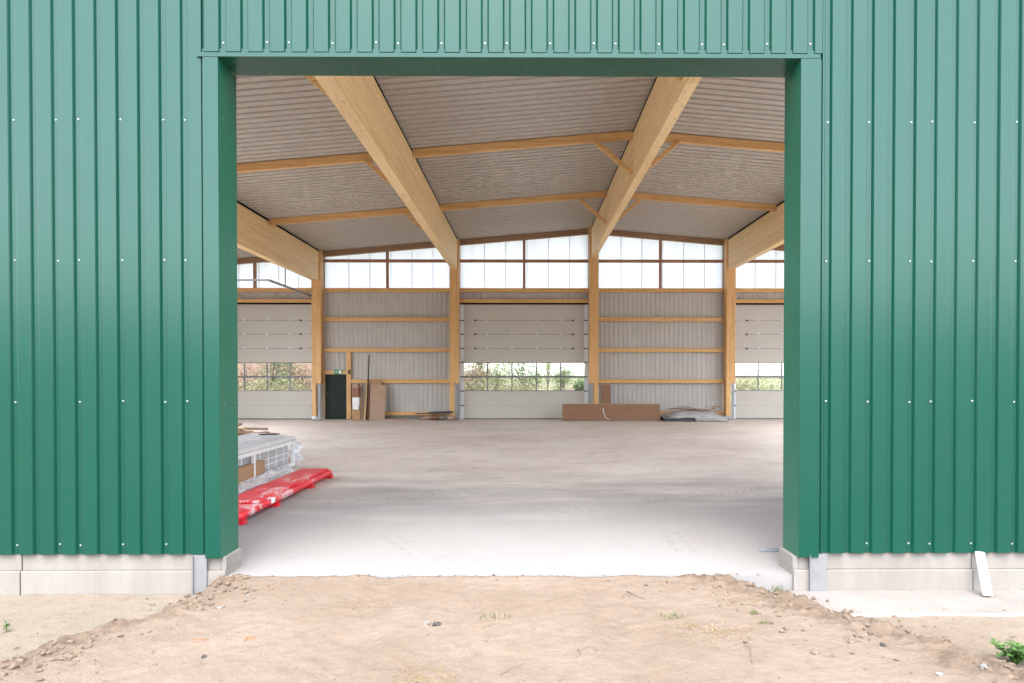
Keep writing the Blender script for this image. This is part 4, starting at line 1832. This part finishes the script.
# through the right door
tree('bush', 741, 43, 1.5, 3.2, 'leaf_yellow', 'low yellow green bush at the left of the right door window', 'bush', 45, .05)
tree('bush', 772, 44, 1.6, 3.6, 'leaf_pale', 'low pale green bush at the right of the right door window', 'bush', 46, .05)
# far treeline as one mass
mb = MB()
rb = random.Random(77)
for k in range(6000):
    x = rb.uniform(-340, 320)
    hh = 1.6 + 1.0 * noise.noise(Vector((x * .03, 0, 0))) + 1.2 * noise.noise(Vector((x * .12, 3, 0)))
    p = Vector((x, 760 + rb.uniform(-8, 8), rb.random() ** .8 * hh - .5))
    a = Vector((rb.gauss(0, 1), rb.gauss(0, 1), rb.gauss(0, 1))).normalized()
    b = a.cross(Vector((rb.gauss(0, 1), rb.gauss(0, 1), rb.gauss(0, 1)))).normalized()
    L = 1.5
    mb.add([p, p + a * L * .5 + b * L * .4, p + a * L, p + a * L * .5 - b * L * .4], [(0, 1, 2, 3)])
o = mb.build('treeline', M['leaf_green'])
tag(o, 'low treeline on the horizon beyond the field', 'treeline', None, 'stuff')

# belt of trees across the yard, behind the photographer: the cladding mirrors it
mb = MB()
rb = random.Random(78)
for k in range(9000):
    a = rb.uniform(-1.35, 1.35)
    hh = 7.6 + 2.4 * noise.noise(Vector((a * 9, 0, 4))) + 1.4 * noise.noise(Vector((a * 31, 3, 4)))
    rr_ = 62 + rb.uniform(-5, 5)
    p = Vector((rr_ * math.sin(a), -rr_ * math.cos(a), rb.random() * hh - .2))
    u = Vector((rb.gauss(0, 1), rb.gauss(0, 1), rb.gauss(0, 1))).normalized()
    v = u.cross(Vector((rb.gauss(0, 1), rb.gauss(0, 1), rb.gauss(0, 1)))).normalized()
    L = 1.5
    mb.add([p, p + u * L * .5 + v * L * .4, p + u * L, p + u * L * .5 - v * L * .4], [(0, 1, 2, 3)])
o = mb.build('treeline', M['leaf_green'])
tag(o, 'belt of green trees across the yard facing the hall', 'treeline', None, 'stuff')

# ------------------------------------------------------------------ light
SUN_EL, SUN_AZ = 58, 182      # azimuth measured clockwise from +Y; the sun stands behind the camera
w = bpy.data.worlds.new('World')
scene.world = w
w.use_nodes = True
nt = w.node_tree
bg = nt.nodes['Background']
sky = nt.nodes.new('ShaderNodeTexSky')
sky.sky_type = 'NISHITA'
sky.sun_disc = False
sky.sun_elevation = R(SUN_EL)
sky.sun_rotation = R(SUN_AZ)
sky.air_density = 1.0
sky.dust_density = 1.5
sky.ozone_density = 1.0
hs = nt.nodes.new('ShaderNodeHueSaturation')
hs.inputs['Saturation'].default_value = .50
nt.links.new(sky.outputs[0], hs.inputs['Color'])
nt.links.new(hs.outputs[0], bg.inputs['Color'])
bg.inputs['Strength'].default_value = .15
sd = bpy.data.lights.new('sun', 'SUN')
sd.energy = .5
sd.angle = R(45)
sd.color = (1, .96, .90)
so = bpy.data.objects.new('sun', sd)
col.objects.link(so)
az, el = R(SUN_AZ), R(SUN_EL)
d = Vector((math.sin(az) * math.cos(el), math.cos(az) * math.cos(el), math.sin(el)))
so.rotation_euler = d.to_track_quat('Z', 'Y').to_euler()

scene.view_settings.view_transform = 'Standard'
scene.view_settings.look = 'None'
scene.view_settings.gamma = 1
scene.view_settings.exposure = 3.08
scene.render.engine = 'CYCLES'
scene.cycles.use_denoising = True
scene.cycles.max_bounces = 10
scene.cycles.diffuse_bounces = 6
scene.cycles.transparent_max_bounces = 12
scene.cycles.sample_clamp_indirect = 8
